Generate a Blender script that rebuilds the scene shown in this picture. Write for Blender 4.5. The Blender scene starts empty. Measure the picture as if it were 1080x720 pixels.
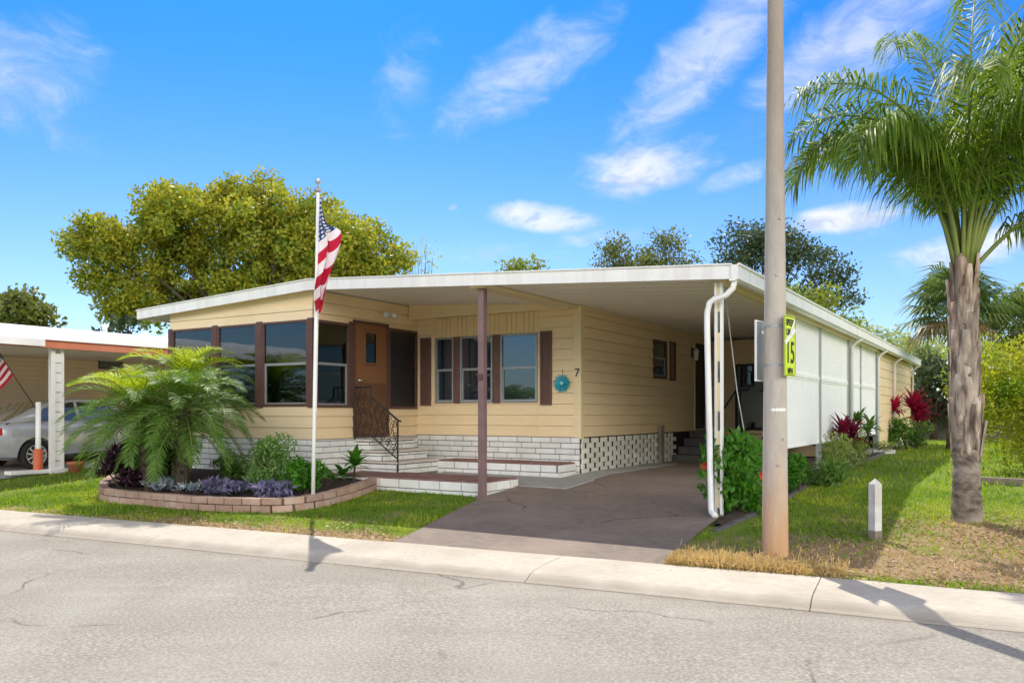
import bpy, bmesh, math, random
import numpy as np
from mathutils import Vector, Matrix, noise as mnoise
rnd = random.Random(7)
R = math.radians
sc = bpy.context.scene
col = sc.collection

# ------------------------------------------------------------------ site geometry
EYE = 1.45
FPX = 870.0
NX, NY = .435, .900            # away from the street
SX, SY = .900, -.435           # along the street
GRADE, D0, D1 = .0616, 7.772, 13.5
HC = Vector((1.20, 14.46, .354))   # house corner at ground
HROT = -31.5
DU = Vector((.8526, -.5225, 0)); DV = Vector((.5225, .8526, 0))

def gz(x, y):
    d = NX*x + NY*y
    return GRADE*min(max(d-D0, 0), D1-D0)
def W(u, v, z=0.0):            # house frame -> world
    return HC + DU*u + DV*v + Vector((0, 0, z))
def WG(u, v):                  # house frame point dropped on the ground
    p = W(u, v); p.z = gz(p.x, p.y); return p
def UV(x, y):
    d = Vector((x, y, 0)) - Vector((HC.x, HC.y, 0)); return d.dot(DU), d.dot(DV)
def ST(s, d):                  # street frame (along, away) -> world xy
    return (SX*s+NX*d, SY*s+NY*d)
def G(px, py):                 # photo point -> place on the ground
    lo, hi = 1., 300.; r = (px-540)/FPX; q = (py-434)/FPX
    for _ in range(60):
        m = (lo+hi)/2
        if EYE-q*m > gz(r*m, m): lo = m
        else: hi = m
    return Vector((r*lo, lo, gz(r*lo, lo)))
def A(px, py, Y):
    return Vector(((px-540)/FPX*Y, Y, EYE-(py-434)/FPX*Y))

# ------------------------------------------------------------------ materials
def newmat(name):
    m = bpy.data.materials.new(name); m.use_nodes = True
    nt = m.node_tree; nt.nodes.clear()
    return m, nt
def nd(nt, t, **kw):
    n = nt.nodes.new(t)
    for k, v in kw.items():
        if k.startswith('i_'):
            n.inputs[k[2:].replace('_', ' ')].default_value = v
        else: setattr(n, k, v)
    return n
def lk(nt, a, b): nt.links.new(a, b)
def rgba(c): return (c[0], c[1], c[2], 1)

def pmat(name, c1, c2=None, scale=6, rough=.6, bump=0., bscale=None, metallic=0., spec=.4, stretch=(1,1,1), c3=None, s3=1.2, f3=.5, coord='Object', island=0., coat=0.):
    """surface with two colours mixed by fine noise, a third by broad noise, and noise bump"""
    m, nt = newmat(name)
    out = nd(nt, 'ShaderNodeOutputMaterial'); p = nd(nt, 'ShaderNodeBsdfPrincipled')
    p.inputs['Roughness'].default_value = rough; p.inputs['Metallic'].default_value = metallic
    p.inputs['Specular IOR Level'].default_value = spec; p.inputs['Coat Weight'].default_value = coat
    lk(nt, p.outputs[0], out.inputs[0])
    tc = nd(nt, 'ShaderNodeTexCoord'); mp = nd(nt, 'ShaderNodeMapping'); mp.inputs['Scale'].default_value = stretch
    lk(nt, tc.outputs[coord], mp.inputs[0])
    n1 = nd(nt, 'ShaderNodeTexNoise'); n1.inputs['Scale'].default_value = scale; n1.inputs['Detail'].default_value = 6
    lk(nt, mp.outputs[0], n1.inputs['Vector'])
    c2 = c2 or tuple(x*.85 for x in c1)
    mx = nd(nt, 'ShaderNodeMixRGB'); mx.inputs[1].default_value = rgba(c1); mx.inputs[2].default_value = rgba(c2)
    r = nd(nt, 'ShaderNodeMapRange'); r.inputs[1].default_value = .35; r.inputs[2].default_value = .65
    lk(nt, n1.outputs[0], r.inputs[0]); lk(nt, r.outputs[0], mx.inputs[0])
    last = mx.outputs[0]
    if c3:
        n3 = nd(nt, 'ShaderNodeTexNoise'); n3.inputs['Scale'].default_value = s3; n3.inputs['Detail'].default_value = 5
        lk(nt, mp.outputs[0], n3.inputs['Vector'])
        r3 = nd(nt, 'ShaderNodeMapRange'); r3.inputs[1].default_value = .45; r3.inputs[2].default_value = .72; r3.inputs[4].default_value = f3
        lk(nt, n3.outputs[0], r3.inputs[0])
        m3 = nd(nt, 'ShaderNodeMixRGB'); m3.inputs[2].default_value = rgba(c3)
        lk(nt, r3.outputs[0], m3.inputs[0]); lk(nt, last, m3.inputs[1]); last = m3.outputs[0]
    if island:
        g = nd(nt, 'ShaderNodeNewGeometry'); hs = nd(nt, 'ShaderNodeHueSaturation')
        r4 = nd(nt, 'ShaderNodeMapRange'); r4.inputs[3].default_value = 1-island; r4.inputs[4].default_value = 1+island
        lk(nt, g.outputs['Random Per Island'], r4.inputs[0]); lk(nt, r4.outputs[0], hs.inputs['Value']); lk(nt, last, hs.inputs['Color']); last = hs.outputs[0]
    lk(nt, last, p.inputs['Base Color'])
    if bump:
        nb = nd(nt, 'ShaderNodeTexNoise'); nb.inputs['Scale'].default_value = bscale or scale*4; nb.inputs['Detail'].default_value = 4
        lk(nt, mp.outputs[0], nb.inputs['Vector'])
        b = nd(nt, 'ShaderNodeBump'); b.inputs['Strength'].default_value = bump; b.inputs['Distance'].default_value = .02
        lk(nt, nb.outputs[0], b.inputs['Height']); lk(nt, b.outputs[0], p.inputs['Normal'])
    return m

def leafmat(name, c1, c2, trans=.35, rough=.5, hue=.03, tcol=None, c3=None):
    """leaf: colour varies leaf by leaf and in broad clumps, with light coming through"""
    m, nt = newmat(name)
    out = nd(nt, 'ShaderNodeOutputMaterial'); p = nd(nt, 'ShaderNodeBsdfPrincipled'); t = nd(nt, 'ShaderNodeBsdfTranslucent'); ms = nd(nt, 'ShaderNodeMixShader')
    p.inputs['Roughness'].default_value = rough; p.inputs['Specular IOR Level'].default_value = .35
    g = nd(nt, 'ShaderNodeNewGeometry'); tc = nd(nt, 'ShaderNodeTexCoord')
    mx = nd(nt, 'ShaderNodeMixRGB'); mx.inputs[1].default_value = rgba(c1); mx.inputs[2].default_value = rgba(c2)
    lk(nt, g.outputs['Random Per Island'], mx.inputs[0])
    n = nd(nt, 'ShaderNodeTexNoise'); n.inputs['Scale'].default_value = 1.3; n.inputs['Detail'].default_value = 3
    lk(nt, tc.outputs['Object'], n.inputs['Vector'])
    last = mx.outputs[0]
    if c3:
        rr = nd(nt, 'ShaderNodeMapRange'); rr.inputs[1].default_value = .5; rr.inputs[2].default_value = .62
        lk(nt, n.outputs[0], rr.inputs[0])
        m3 = nd(nt, 'ShaderNodeMixRGB'); m3.inputs[2].default_value = rgba(c3); lk(nt, rr.outputs[0], m3.inputs[0]); lk(nt, last, m3.inputs[1]); last = m3.outputs[0]
    hs = nd(nt, 'ShaderNodeHueSaturation')
    r = nd(nt, 'ShaderNodeMapRange'); r.inputs[1].default_value = .3; r.inputs[2].default_value = .7; r.inputs[3].default_value = .75; r.inputs[4].default_value = 1.25
    lk(nt, n.outputs[0], r.inputs[0]); lk(nt, r.outputs[0], hs.inputs['Value']); lk(nt, last, hs.inputs['Color'])
    lk(nt, hs.outputs[0], p.inputs['Base Color'])
    tm = nd(nt, 'ShaderNodeMixRGB', blend_type='MULTIPLY'); tm.inputs[0].default_value = 1
    tm.inputs[2].default_value = rgba(tcol or (1.5, 1.35, .6)); lk(nt, hs.outputs[0], tm.inputs[1]); lk(nt, tm.outputs[0], t.inputs[0])
    ms.inputs[0].default_value = trans
    lk(nt, p.outputs[0], ms.inputs[1]); lk(nt, t.outputs[0], ms.inputs[2]); lk(nt, ms.outputs[0], out.inputs[0])
    return m

def glassmat(name, tint, dark=None, refl=.22, rough=.02):
    m, nt = newmat(name)
    out = nd(nt, 'ShaderNodeOutputMaterial'); gl = nd(nt, 'ShaderNodeBsdfGlossy'); gl.inputs['Roughness'].default_value = rough
    gl.inputs[0].default_value = (.85, .95, 1, 1)
    ms = nd(nt, 'ShaderNodeMixShader'); fr = nd(nt, 'ShaderNodeFresnel'); fr.inputs[0].default_value = 1.5
    ad = nd(nt, 'ShaderNodeMath', operation='ADD', use_clamp=True); ad.inputs[1].default_value = refl
    lk(nt, fr.outputs[0], ad.inputs[0]); lk(nt, ad.outputs[0], ms.inputs[0])
    if dark:
        b = nd(nt, 'ShaderNodeBsdfDiffuse'); b.inputs[0].default_value = rgba(dark)
    else:
        b = nd(nt, 'ShaderNodeBsdfTransparent'); b.inputs[0].default_value = rgba(tint)
    tcb = nd(nt, 'ShaderNodeTexCoord'); nb = nd(nt, 'ShaderNodeTexNoise'); nb.inputs['Scale'].default_value = 1.1; lk(nt, tcb.outputs['Object'], nb.inputs['Vector'])
    bp = nd(nt, 'ShaderNodeBump'); bp.inputs['Strength'].default_value = .06; bp.inputs['Distance'].default_value = .05
    lk(nt, nb.outputs[0], bp.inputs['Height']); lk(nt, bp.outputs[0], gl.inputs['Normal'])
    lk(nt, b.outputs[0], ms.inputs[1]); lk(nt, gl.outputs[0], ms.inputs[2]); lk(nt, ms.outputs[0], out.inputs[0])
    return m

M = {}
M['siding'] = pmat('siding', (.90,.70,.43), (.87,.67,.405), 3, .45, .06, 40, c3=(.79,.585,.34), s3=.8, f3=.5, stretch=(1,1,3))
M['sunroom_siding'] = pmat('sunroom_siding', (.90,.73,.47), (.87,.70,.45), 3, .45, .06, 40, c3=(.75,.57,.32), s3=.8, f3=.4)
M['trim'] = pmat('cream_trim', (.86,.70,.43), (.83,.67,.41), 4, .45, .04, 30)
M['groove'] = pmat('groove_panel', (.87,.66,.36), (.84,.63,.33), 4, .5, .05, 30)
M['white'] = pmat('white_paint', (.90,.90,.89), (.87,.87,.86), 3, .4, .05, 30, c3=(.66,.66,.63), s3=1.6, f3=.5)
M['soffit'] = pmat('soffit_paint', (.92,.86,.77), (.90,.84,.75), 2, .5, .05, 30)
M['brown'] = pmat('brown_trim', (.125,.065,.052), (.11,.055,.045), 6, .5, .1, 40)
M['shutter'] = pmat('shutter_paint', (.16,.082,.066), (.14,.07,.055), 6, .5, .1, 40)
M['door'] = pmat('door_paint', (.27,.12,.052), (.24,.108,.046), 4, .45, .06, 30)
M['post'] = pmat('mauve_post', (.24,.15,.15), (.20,.125,.125), 5, .5, .1, 40)
M['alu'] = pmat('grey_frame', (.40,.41,.42), (.35,.36,.37), 6, .4, metallic=.3)
M['glass'] = glassmat('window_glass', (.74,.84,.88), refl=.07)
M['panel'] = pmat('panel_white', (.93,.93,.92), (.90,.90,.89), 3, .45, .04, 30)
M['fascia'] = pmat('fascia_white', (.91,.91,.90), (.87,.87,.855), 4, .4, .06, 20, c3=(.66,.63,.57), s3=7, f3=.45, stretch=(1,1,.12))
M['bright'] = pmat('bright_roof', (.92,.92,.91), (.90,.90,.89), 3, .35, .03, 30)
M['glassd'] = glassmat('dark_window_glass', (0,0,0), dark=(.018,.026,.036), refl=.13)
M['screen'] = pmat('dark_screen', (.018,.016,.018), (.03,.026,.026), 12, .35, .05, 60)
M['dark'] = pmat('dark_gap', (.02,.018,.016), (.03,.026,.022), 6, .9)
M['inner'] = pmat('interior_wall', (.75,.70,.62), (.70,.65,.57), 3, .8)
M['brick'] = pmat('white_brick', (.86,.86,.83), (.78,.785,.76), 5, .75, .25, 60, c3=(.66,.63,.57), s3=2.2, f3=.5, island=.06)
M['mortar'] = pmat('grey_joint', (.27,.26,.245), (.20,.19,.18), 12, .9)
M['vent'] = pmat('vent_block', (.84,.80,.72), (.76,.72,.64), 7, .8, .25, 60, island=.1)
M['paver'] = pmat('red_paving', (.26,.135,.115), (.20,.10,.09), 14, .8, .3, 60, c3=(.36,.25,.22), s3=3)
M['cap'] = pmat('step_cap', (.70,.64,.58), (.62,.56,.50), 8, .8, .2, 60)
M['bedbrick'] = pmat('bed_brick', (.44,.29,.22), (.36,.23,.18), 8, .85, .4, 50, c3=(.56,.45,.38), s3=3, f3=.7, island=.14)
M['iron'] = pmat('dark_iron', (.022,.014,.012), (.035,.022,.018), 10, .5)
M['mulch'] = pmat('mulch', (.035,.024,.020), (.075,.045,.035), 30, .95, .8, 60)
M['concrete_pole'] = pmat('concrete_pole', (.52,.475,.42), (.43,.39,.345), 9, .85, .5, 60, c3=(.60,.50,.39), s3=1.3, f3=.7, stretch=(1,1,.35))
M['pavers'] = pmat('concrete_pad', (.38,.38,.37), (.32,.32,.31), 8, .85, .2, 60)
M['steps'] = pmat('grey_steps', (.115,.105,.10), (.085,.08,.078), 8, .85, .2)
M['trunk'] = pmat('bark', (.10,.075,.055), (.055,.042,.033), 6, .95, .6, 20, stretch=(1,1,.3))
M['palmtrunk'] = pmat('palm_bark', (.29,.24,.20), (.075,.056,.043), 9, .95, .8, 26, c3=(.50,.43,.37), s3=2.4, f3=.8, stretch=(1,1,1.6))
M['boot'] = pmat('palm_boot', (.50,.42,.35), (.11,.08,.06), 16, .95, .8, 40, c3=(.36,.18,.10), s3=3, f3=.6, stretch=(1,1,.22), island=.38)
M['petiole'] = pmat('petiole', (.22,.27,.06), (.15,.19,.045), 4, .5)
M['chrome'] = pmat('bright_metal', (.7,.7,.72), (.6,.6,.62), 5, .2, metallic=1)
M['alloy'] = pmat('wheel_alloy', (.62,.63,.65), (.55,.56,.58), 6, .35, metallic=.35)
M['black'] = pmat('black_plastic', (.015,.015,.016), (.02,.02,.02), 5, .45)
M['orange'] = pmat('orange_paint', (.66,.16,.07), (.58,.13,.055), 6, .6, .1)
M['terracotta'] = pmat('terracotta', (.52,.17,.09), (.42,.13,.07), 9, .85, .1)
M['orangefascia'] = pmat('orange_fascia', (.62,.20,.11), (.56,.17,.09), 4, .5, c3=(.70,.30,.2), s3=.7)
M['neighsiding'] = pmat('neighbour_siding', (.90,.72,.52), (.87,.69,.49), 3, .5, .05, 30)
M['carpaint'] = pmat('silver_paint', (.52,.54,.575), (.50,.52,.555), 8, .25, metallic=.4, coat=.6)
M['tyre'] = pmat('tyre_rubber', (.018,.018,.018), (.028,.027,.026), 20, .85)
M['redlamp'] = pmat('red_lamp', (.45,.015,.02), (.38,.012,.02), 9, .15)
M['yellow'] = pmat('sign_yellow', (.62,.80,.02), (.58,.75,.02), 5, .4)
M['signback'] = pmat('sign_back', (.42,.43,.44), (.36,.37,.38), 5, .4, metallic=.5)
M['text'] = pmat('sign_black', (.02,.025,.01), (.03,.03,.02), 9, .6)
M['teal'] = pmat('teal_glaze', (.015,.42,.52), (.02,.30,.44), 18, .35, island=.35)
M['tealpale'] = pmat('pale_teal', (.35,.70,.72), (.25,.6,.65), 10, .4)
M['rock'] = pmat('pale_stone', (.52,.54,.56), (.40,.42,.44), 8, .85, .4, 30, island=.2)
M['wood'] = pmat('weathered_wood', (.30,.25,.20), (.22,.18,.14), 8, .9, .4, stretch=(1,1,.3))
M['hull'] = pmat('pale_wall', (.62,.60,.56), (.58,.56,.52), 3, .7)
def rusty():
    nt = M['concrete_pole'].node_tree; p = [n for n in nt.nodes if n.type == 'BSDF_PRINCIPLED'][0]; src = p.inputs['Base Color'].links[0].from_socket
    tc = nd(nt,'ShaderNodeTexCoord'); sp = nd(nt,'ShaderNodeSeparateXYZ'); lk(nt,tc.outputs['Object'],sp.inputs[0])
    mp = nd(nt,'ShaderNodeMapping'); mp.inputs['Scale'].default_value=(1,1,.12); lk(nt,tc.outputs['Object'],mp.inputs[0])
    nz = nd(nt,'ShaderNodeTexNoise'); nz.inputs['Scale'].default_value=14; nz.inputs['Detail'].default_value=5; lk(nt,mp.outputs[0],nz.inputs['Vector'])
    a = nd(nt,'ShaderNodeMath',operation='MULTIPLY_ADD'); lk(nt,nz.outputs[0],a.inputs[0]); a.inputs[1].default_value=-1.1; lk(nt,sp.outputs[2],a.inputs[2])
    r = nd(nt,'ShaderNodeMapRange'); r.inputs[1].default_value=-.5; r.inputs[2].default_value=.45; r.inputs[3].default_value=.85; r.inputs[4].default_value=0; lk(nt,a.outputs[0],r.inputs[0])
    x = nd(nt,'ShaderNodeMixRGB'); lk(nt,r.outputs[0],x.inputs[0]); lk(nt,src,x.inputs[1]); x.inputs[2].default_value=(.60,.33,.15,1); lk(nt,x.outputs[0],p.inputs['Base Color'])
    r2 = nd(nt,'ShaderNodeMapRange'); r2.inputs[1].default_value=2.6; r2.inputs[2].default_value=4.6; r2.inputs[4].default_value=.55; lk(nt,sp.outputs[2],r2.inputs[0])
    y = nd(nt,'ShaderNodeMixRGB'); lk(nt,r2.outputs[0],y.inputs[0]); lk(nt,x.outputs[0],y.inputs[1]); y.inputs[2].default_value=(.24,.19,.16,1); lk(nt,y.outputs[0],p.inputs['Base Color'])
rusty()
# leaves
M['oak'] = leafmat('yellow_oak_leaf', (.21,.275,.03), (.47,.44,.045), .44, c3=(.14,.21,.028))
M['darkoak'] = leafmat('dark_leaf', (.05,.085,.045), (.085,.12,.055), .28)
M['olive'] = leafmat('olive_leaf', (.11,.145,.04), (.17,.19,.05), .36)
M['lime'] = leafmat('lime_leaf', (.30,.38,.035), (.46,.48,.045), .45, c3=(.18,.29,.03))
M['midlime'] = leafmat('midlime_leaf', (.17,.24,.035), (.29,.33,.05), .4, c3=(.12,.19,.03))
M['paleleaf'] = leafmat('pale_far_leaf', (.30,.37,.18), (.38,.44,.24), .35)
M['bush'] = leafmat('bush_leaf', (.055,.19,.018), (.12,.33,.03), .4)
M['greyshrub'] = leafmat('greygreen_leaf', (.22,.30,.08), (.33,.40,.13), .35)
M['midshrub'] = leafmat('midgreen_leaf', (.08,.19,.035), (.15,.27,.055), .35)
M['bedshrub'] = leafmat('bedshrub_leaf', (.12,.25,.07), (.22,.36,.10), .3)  # soft green for the tall bushy shrub in the flower bed
M['purple'] = leafmat('purple_leaf', (.030,.012,.022), (.055,.018,.032), .2, tcol=(1.4,.7,1))
M['lilac'] = leafmat('lilac_leaf', (.25,.21,.42), (.13,.15,.18), .2, tcol=(1,1,1.1))
M['silver'] = leafmat('silver_leaf', (.42,.47,.56), (.2,.26,.25), .2, tcol=(1,1,1.1))
M['croton'] = leafmat('yellow_leaf', (.75,.78,.02), (.5,.65,.04), .4)
M['ti'] = leafmat('magenta_leaf', (.46,.03,.10), (.22,.014,.06), .42, tcol=(1.8,.7,1))
M['tidark'] = leafmat('dark_magenta_leaf', (.30,.02,.075), (.12,.016,.04), .38, tcol=(1.7,.7,1))
M['petal'] = leafmat('red_petal', (.55,.03,.02), (.60,.10,.04), .3, tcol=(1.2,.8,.7))
M['queen'] = leafmat('queen_palm_leaf', (.06,.145,.02), (.23,.34,.04), .42)
M['pygmy'] = leafmat('date_palm_leaf', (.075,.185,.03), (.17,.30,.05), .38)
M['pygmylime'] = leafmat('young_palm_leaf', (.36,.50,.03), (.46,.56,.04), .48)
M['sabal'] = leafmat('fan_palm_leaf', (.08,.15,.045), (.15,.21,.065), .3)
M['sabaldry'] = leafmat('dry_fan_leaf', (.26,.20,.09), (.20,.15,.07), .25)
M['grass'] = leafmat('lawn_blade', (.09,.23,.014), (.25,.38,.025), .45, c3=(.30,.37,.035))
M['straw'] = leafmat('straw_blade', (.70,.54,.24), (.52,.37,.16), .25, tcol=(1.1,1,.7))
M['litter'] = leafmat('litter_leaf', (.42,.27,.14), (.25,.15,.08), .1, tcol=(1.1,1,.7))

# ------------------------------------------------------------------ objects
def tag(o, label=None, cat=None, group=None, kind=None):
    if label: o['label'] = label
    if cat: o['category'] = cat
    if group: o['group'] = group
    if kind: o['kind'] = kind
    return o
def empty(name, loc, rz=0., label=None, cat=None, group=None):
    o = bpy.data.objects.new(name, None); col.objects.link(o)
    o.location = loc; o.rotation_euler = (0, 0, rz); o.empty_display_size = .2
    return tag(o, label, cat, group)
def link(name, me, mats, parent=None, loc=None, rz=0.):
    o = bpy.data.objects.new(name, me); col.objects.link(o)
    for m in (mats if isinstance(mats, (list, tuple)) else [mats]): me.materials.append(M[m] if isinstance(m, str) else m)
    if parent: o.parent = parent
    if loc is not None: o.location = loc
    o.rotation_euler = (0, 0, rz)
    return o

class MB:
    def __init__(s): s.v = []; s.f = []; s.mi = []; s.cur = 0
    def add(s, vs, fs):
        b = len(s.v); s.v += [tuple(p) for p in vs]
        for f in fs: s.f.append(tuple(b+i for i in f)); s.mi.append(s.cur)
        return s
    def box(s, x0, x1, y0, y1, z0, z1):
        v = [(x0,y0,z0),(x1,y0,z0),(x1,y1,z0),(x0,y1,z0),(x0,y0,z1),(x1,y0,z1),(x1,y1,z1),(x0,y1,z1)]
        return s.add(v, [(0,3,2,1),(4,5,6,7),(0,1,5,4),(1,2,6,5),(2,3,7,6),(3,0,4,7)])
    def bar(s, a, b, w, t, up=(0,0,1)):
        a = Vector(a); b = Vector(b); d = (b-a).normalized(); up = Vector(up)
        if abs(d.dot(up)) > .98: up = Vector((1,0,0))
        r = d.cross(up).normalized()*(w/2); u = r.cross(d).normalized()*(t/2)
        v = [a-r-u, a+r-u, a+r+u, a-r+u, b-r-u, b+r-u, b+r+u, b-r+u]
        return s.add(v, [(0,3,2,1),(4,5,6,7),(0,1,5,4),(1,2,6,5),(2,3,7,6),(3,0,4,7)])
    def tube(s, pts, rad, n=8, cap=True):
        pts = [Vector(p) for p in pts]
        if not isinstance(rad, (list, tuple)): rad = [rad]*len(pts)
        b = len(s.v); ref = None
        for i, p in enumerate(pts):
            d = (pts[min(i+1, len(pts)-1)]-pts[max(i-1, 0)]).normalized()
            if ref is None:
                ref = Vector((0,0,1)) if abs(d.z) < .9 else Vector((1,0,0))
            r = d.cross(ref)
            if r.length < 1e-4: r = d.cross(Vector((.3,1,.2)))
            r.normalize(); u = r.cross(d).normalized(); ref = u
            for k in range(n):
                a = 2*math.pi*k/n
                s.v.append(tuple(p + (r*math.cos(a)+u*math.sin(a))*rad[i]))
        for i in range(len(pts)-1):
            for k in range(n):
                s.f.append((b+i*n+k, b+i*n+(k+1)%n, b+(i+1)*n+(k+1)%n, b+(i+1)*n+k)); s.mi.append(s.cur)
        if cap:
            s.f.append(tuple(b+k for k in range(n))[::-1]); s.mi.append(s.cur)
            s.f.append(tuple(b+(len(pts)-1)*n+k for k in range(n))); s.mi.append(s.cur)
        return s
    def lathe(s, prof, n=20, c=(0,0,0)):
        b = len(s.v)
        for r, z in prof:
            for k in range(n):
                a = 2*math.pi*k/n; s.v.append((c[0]+r*math.cos(a), c[1]+r*math.sin(a), c[2]+z))
        for i in range(len(prof)-1):
            for k in range(n):
                s.f.append((b+i*n+k, b+i*n+(k+1)%n, b+(i+1)*n+(k+1)%n, b+(i+1)*n+k)); s.mi.append(s.cur)
        s.f.append(tuple(b+k for k in range(n))[::-1]); s.mi.append(s.cur)
        s.f.append(tuple(b+(len(prof)-1)*n+k for k in range(n))); s.mi.append(s.cur)
        return s
    def prism(s, poly, y0, y1):       # poly in (x,z), extruded along y
        n = len(poly); v = [(x,y0,z) for x,z in poly]+[(x,y1,z) for x,z in poly]
        return s.add(v, [tuple(range(n)), tuple(range(2*n-1, n-1, -1))]+[(i, i+n, (i+1)%n+n, (i+1)%n) for i in range(n)])
    def build(s, name, mats, parent=None, loc=None, rz=0., smooth=False, bevel=0.):
        me = bpy.data.meshes.new(name); me.from_pydata(s.v, [], s.f); 
        if len(set(s.mi)) > 1: me.polygons.foreach_set('material_index', s.mi)
        if smooth: me.polygons.foreach_set('use_smooth', [True]*len(s.f))
        bm = bmesh.new(); bm.from_mesh(me); bmesh.ops.recalc_face_normals(bm, faces=bm.faces); bm.to_mesh(me); bm.free()
        me.update()
        o = link(name, me, mats, parent, loc, rz)
        if bevel:
            m = o.modifiers.new('bevel', 'BEVEL'); m.width = bevel; m.segments = 2; m.limit_method = 'ANGLE'
        return o

def fastmesh(name, V, k):
    """V: (n*k,3) vertices, consecutive k-gons"""
    n = len(V)//k
    me = bpy.data.meshes.new(name); me.vertices.add(len(V)); me.vertices.foreach_set('co', V.astype(np.float32).ravel())
    me.loops.add(n*k); me.loops.foreach_set('vertex_index', np.arange(n*k, dtype=np.int32))
    me.polygons.add(n); me.polygons.foreach_set('loop_start', np.arange(0, n*k, k, dtype=np.int32))
    me.update(calc_edges=True)
    return me
def leaves(C, L, Wd, rg, up=.25, out=None, outw=.5):
    """kite leaves at centres C with random attitudes (outward/upward bias)"""
    n = len(C)
    d = rg.normal(size=(n,3)); d /= np.linalg.norm(d, axis=1)[:,None]
    d[:,2] += up
    if out is not None: d += out*outw
    d /= np.linalg.norm(d, axis=1)[:,None]
    r = rg.normal(size=(n,3)); s = np.cross(d, r); s /= np.linalg.norm(s, axis=1)[:,None]
    l = L*rg.uniform(.4, 1.5, n)[:,None]; w = Wd*rg.uniform(.7, 1.2, n)[:,None]
    V = np.empty((n,4,3))
    V[:,0] = C-d*l*.5; V[:,1] = C+s*w*.5; V[:,2] = C+d*l*.5; V[:,3] = C-s*w*.5
    return V.reshape(-1,3)

def crown_points(rg, clumps, per):
    """clumps: list of (centre, radius)"""
    P = []; O = []
    for c, r in clumps:
        n = max(6, int(per*(r**2)))
        d = rg.normal(size=(n,3)); d /= np.linalg.norm(d, axis=1)[:,None]
        rr = r*np.power(rg.uniform(0,1,n), .45)[:,None]
        p = d*rr*np.array([1,1,.75]); P.append(p+np.array(c)); O.append(d)
    return np.concatenate(P), np.concatenate(O)

def tree(name, label, cat, base, lobes, leaf, mat, seed, trunk_r=.3, per=55, clump=1.0, nclump=70, group=None, fork=.35, trunkmat='trunk', limbs=9, hollow=.55):
    """tapered trunk and limbs reaching to leaf clumps spread over several lobes (centre, radii) given relative to the base"""
    rg = np.random.default_rng(seed)
    t = empty(name, base, 0, label, cat, group)
    clumps = []
    for (c, r) in lobes:
        k = max(4, int(nclump*(r[0]*r[2])/sum(q[0]*q[2] for _, q in lobes)))
        for _ in range(k):
            d = rg.normal(size=3); d /= np.linalg.norm(d)
            if d[2] < -.35: d[2] *= -.6
            s = rg.uniform(hollow, 1.0)
            clumps.append((np.array(c)+d*np.array(r)*s, clump*rg.uniform(.55, 1.15)))
    P, O = crown_points(rg, clumps, per)
    me = fastmesh('crown', leaves(P, leaf, leaf*.62, rg, .15, O, .5), 4)
    link('crown', me, mat, t)
    tops = [Vector(c) for c, _ in clumps]; zc = sum(p.z for p in tops)/len(tops)
    mb = MB(); fz = zc*fork
    mb.tube([(0,0,-.3), (0.03,0,fz*.5), (0,0.04,fz)], [trunk_r*1.25, trunk_r, trunk_r*.85], 10)
    idx = rg.choice(len(tops), min(len(tops), limbs*4), replace=False)
    for j, i in enumerate(idx):
        p = tops[i]; a = Vector((0,0,fz*rg.uniform(.8,1))); m = a.lerp(p, .5)+Vector((rg.normal()*.2, rg.normal()*.2, p.length*.06))
        r0 = trunk_r*(.55 if j < limbs else .28)
        mb.tube([a, a.lerp(m,.5)+Vector((0,0,.1)), m, p], [r0, r0*.75, r0*.5, r0*.12], 6)
    mb.build('trunk', trunkmat, t, smooth=True)
    return t

def shrub(name, label, cat, base, rx, ry, h, n, L, Wd, mat, seed, group=None, z0=.1, stems=6, lumps=9, up=.3, flowers=0, flowermat='petal', lo=.25):
    rg = np.random.default_rng(seed)
    t = empty(name, base, R(HROT), label, cat, group)
    cl = []
    for _ in range(lumps):
        a = rg.uniform(0, 6.283); q = rg.uniform(.1, .75)
        cl.append((np.array([math.cos(a)*rx*q, math.sin(a)*ry*q, z0+(h-z0)*rg.uniform(lo, .8)]), rg.uniform(.3, .5)))
    P = []; O = []
    for k in range(n):
        c, s = cl[k % lumps]
        d = rg.normal(size=3); d /= np.linalg.norm(d); r = rg.uniform(.3, 1)**.5
        P.append(c+d*r*s*np.array([rx, ry, (h-z0)*.62])*np.array([1,1,1])); O.append(d)
    P = np.array(P); P[:,2] = np.clip(P[:,2], .03, h*1.08); O = np.array(O)
    link('foliage', fastmesh('foliage', leaves(P, L, Wd, rg, up, O, .7), 4), mat, t)
    mb = MB()
    for k in range(stems):
        c, _ = cl[k % lumps]
        mb.tube([(c[0]*.25, c[1]*.25, -.03), (c[0]*.6, c[1]*.6, c[2]*.5), tuple(c)], [.018, .013, .006], 5)
    mb.build('stems', 'trunk', t)
    for k in range(flowers):
        i = rg.integers(len(P)); p = P[i].copy(); p += O[i]*.05
        if p[2] < h*.45: p[2] = h*rg.uniform(.6, 1.02)
        V = []
        for q in range(5):
            a = q*1.2566+rg.uniform(0,.3); dd = np.array([math.cos(a), -abs(math.sin(a))*.4-.3, math.sin(a)])*.055
            e = np.array([-math.sin(a), 0, math.cos(a)])*.03
            V += [p, p+dd*.6+e, p+dd, p+dd*.6-e]
        link('flower', fastmesh('flower', np.array(V), 4), flowermat, t)
    return t

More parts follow.
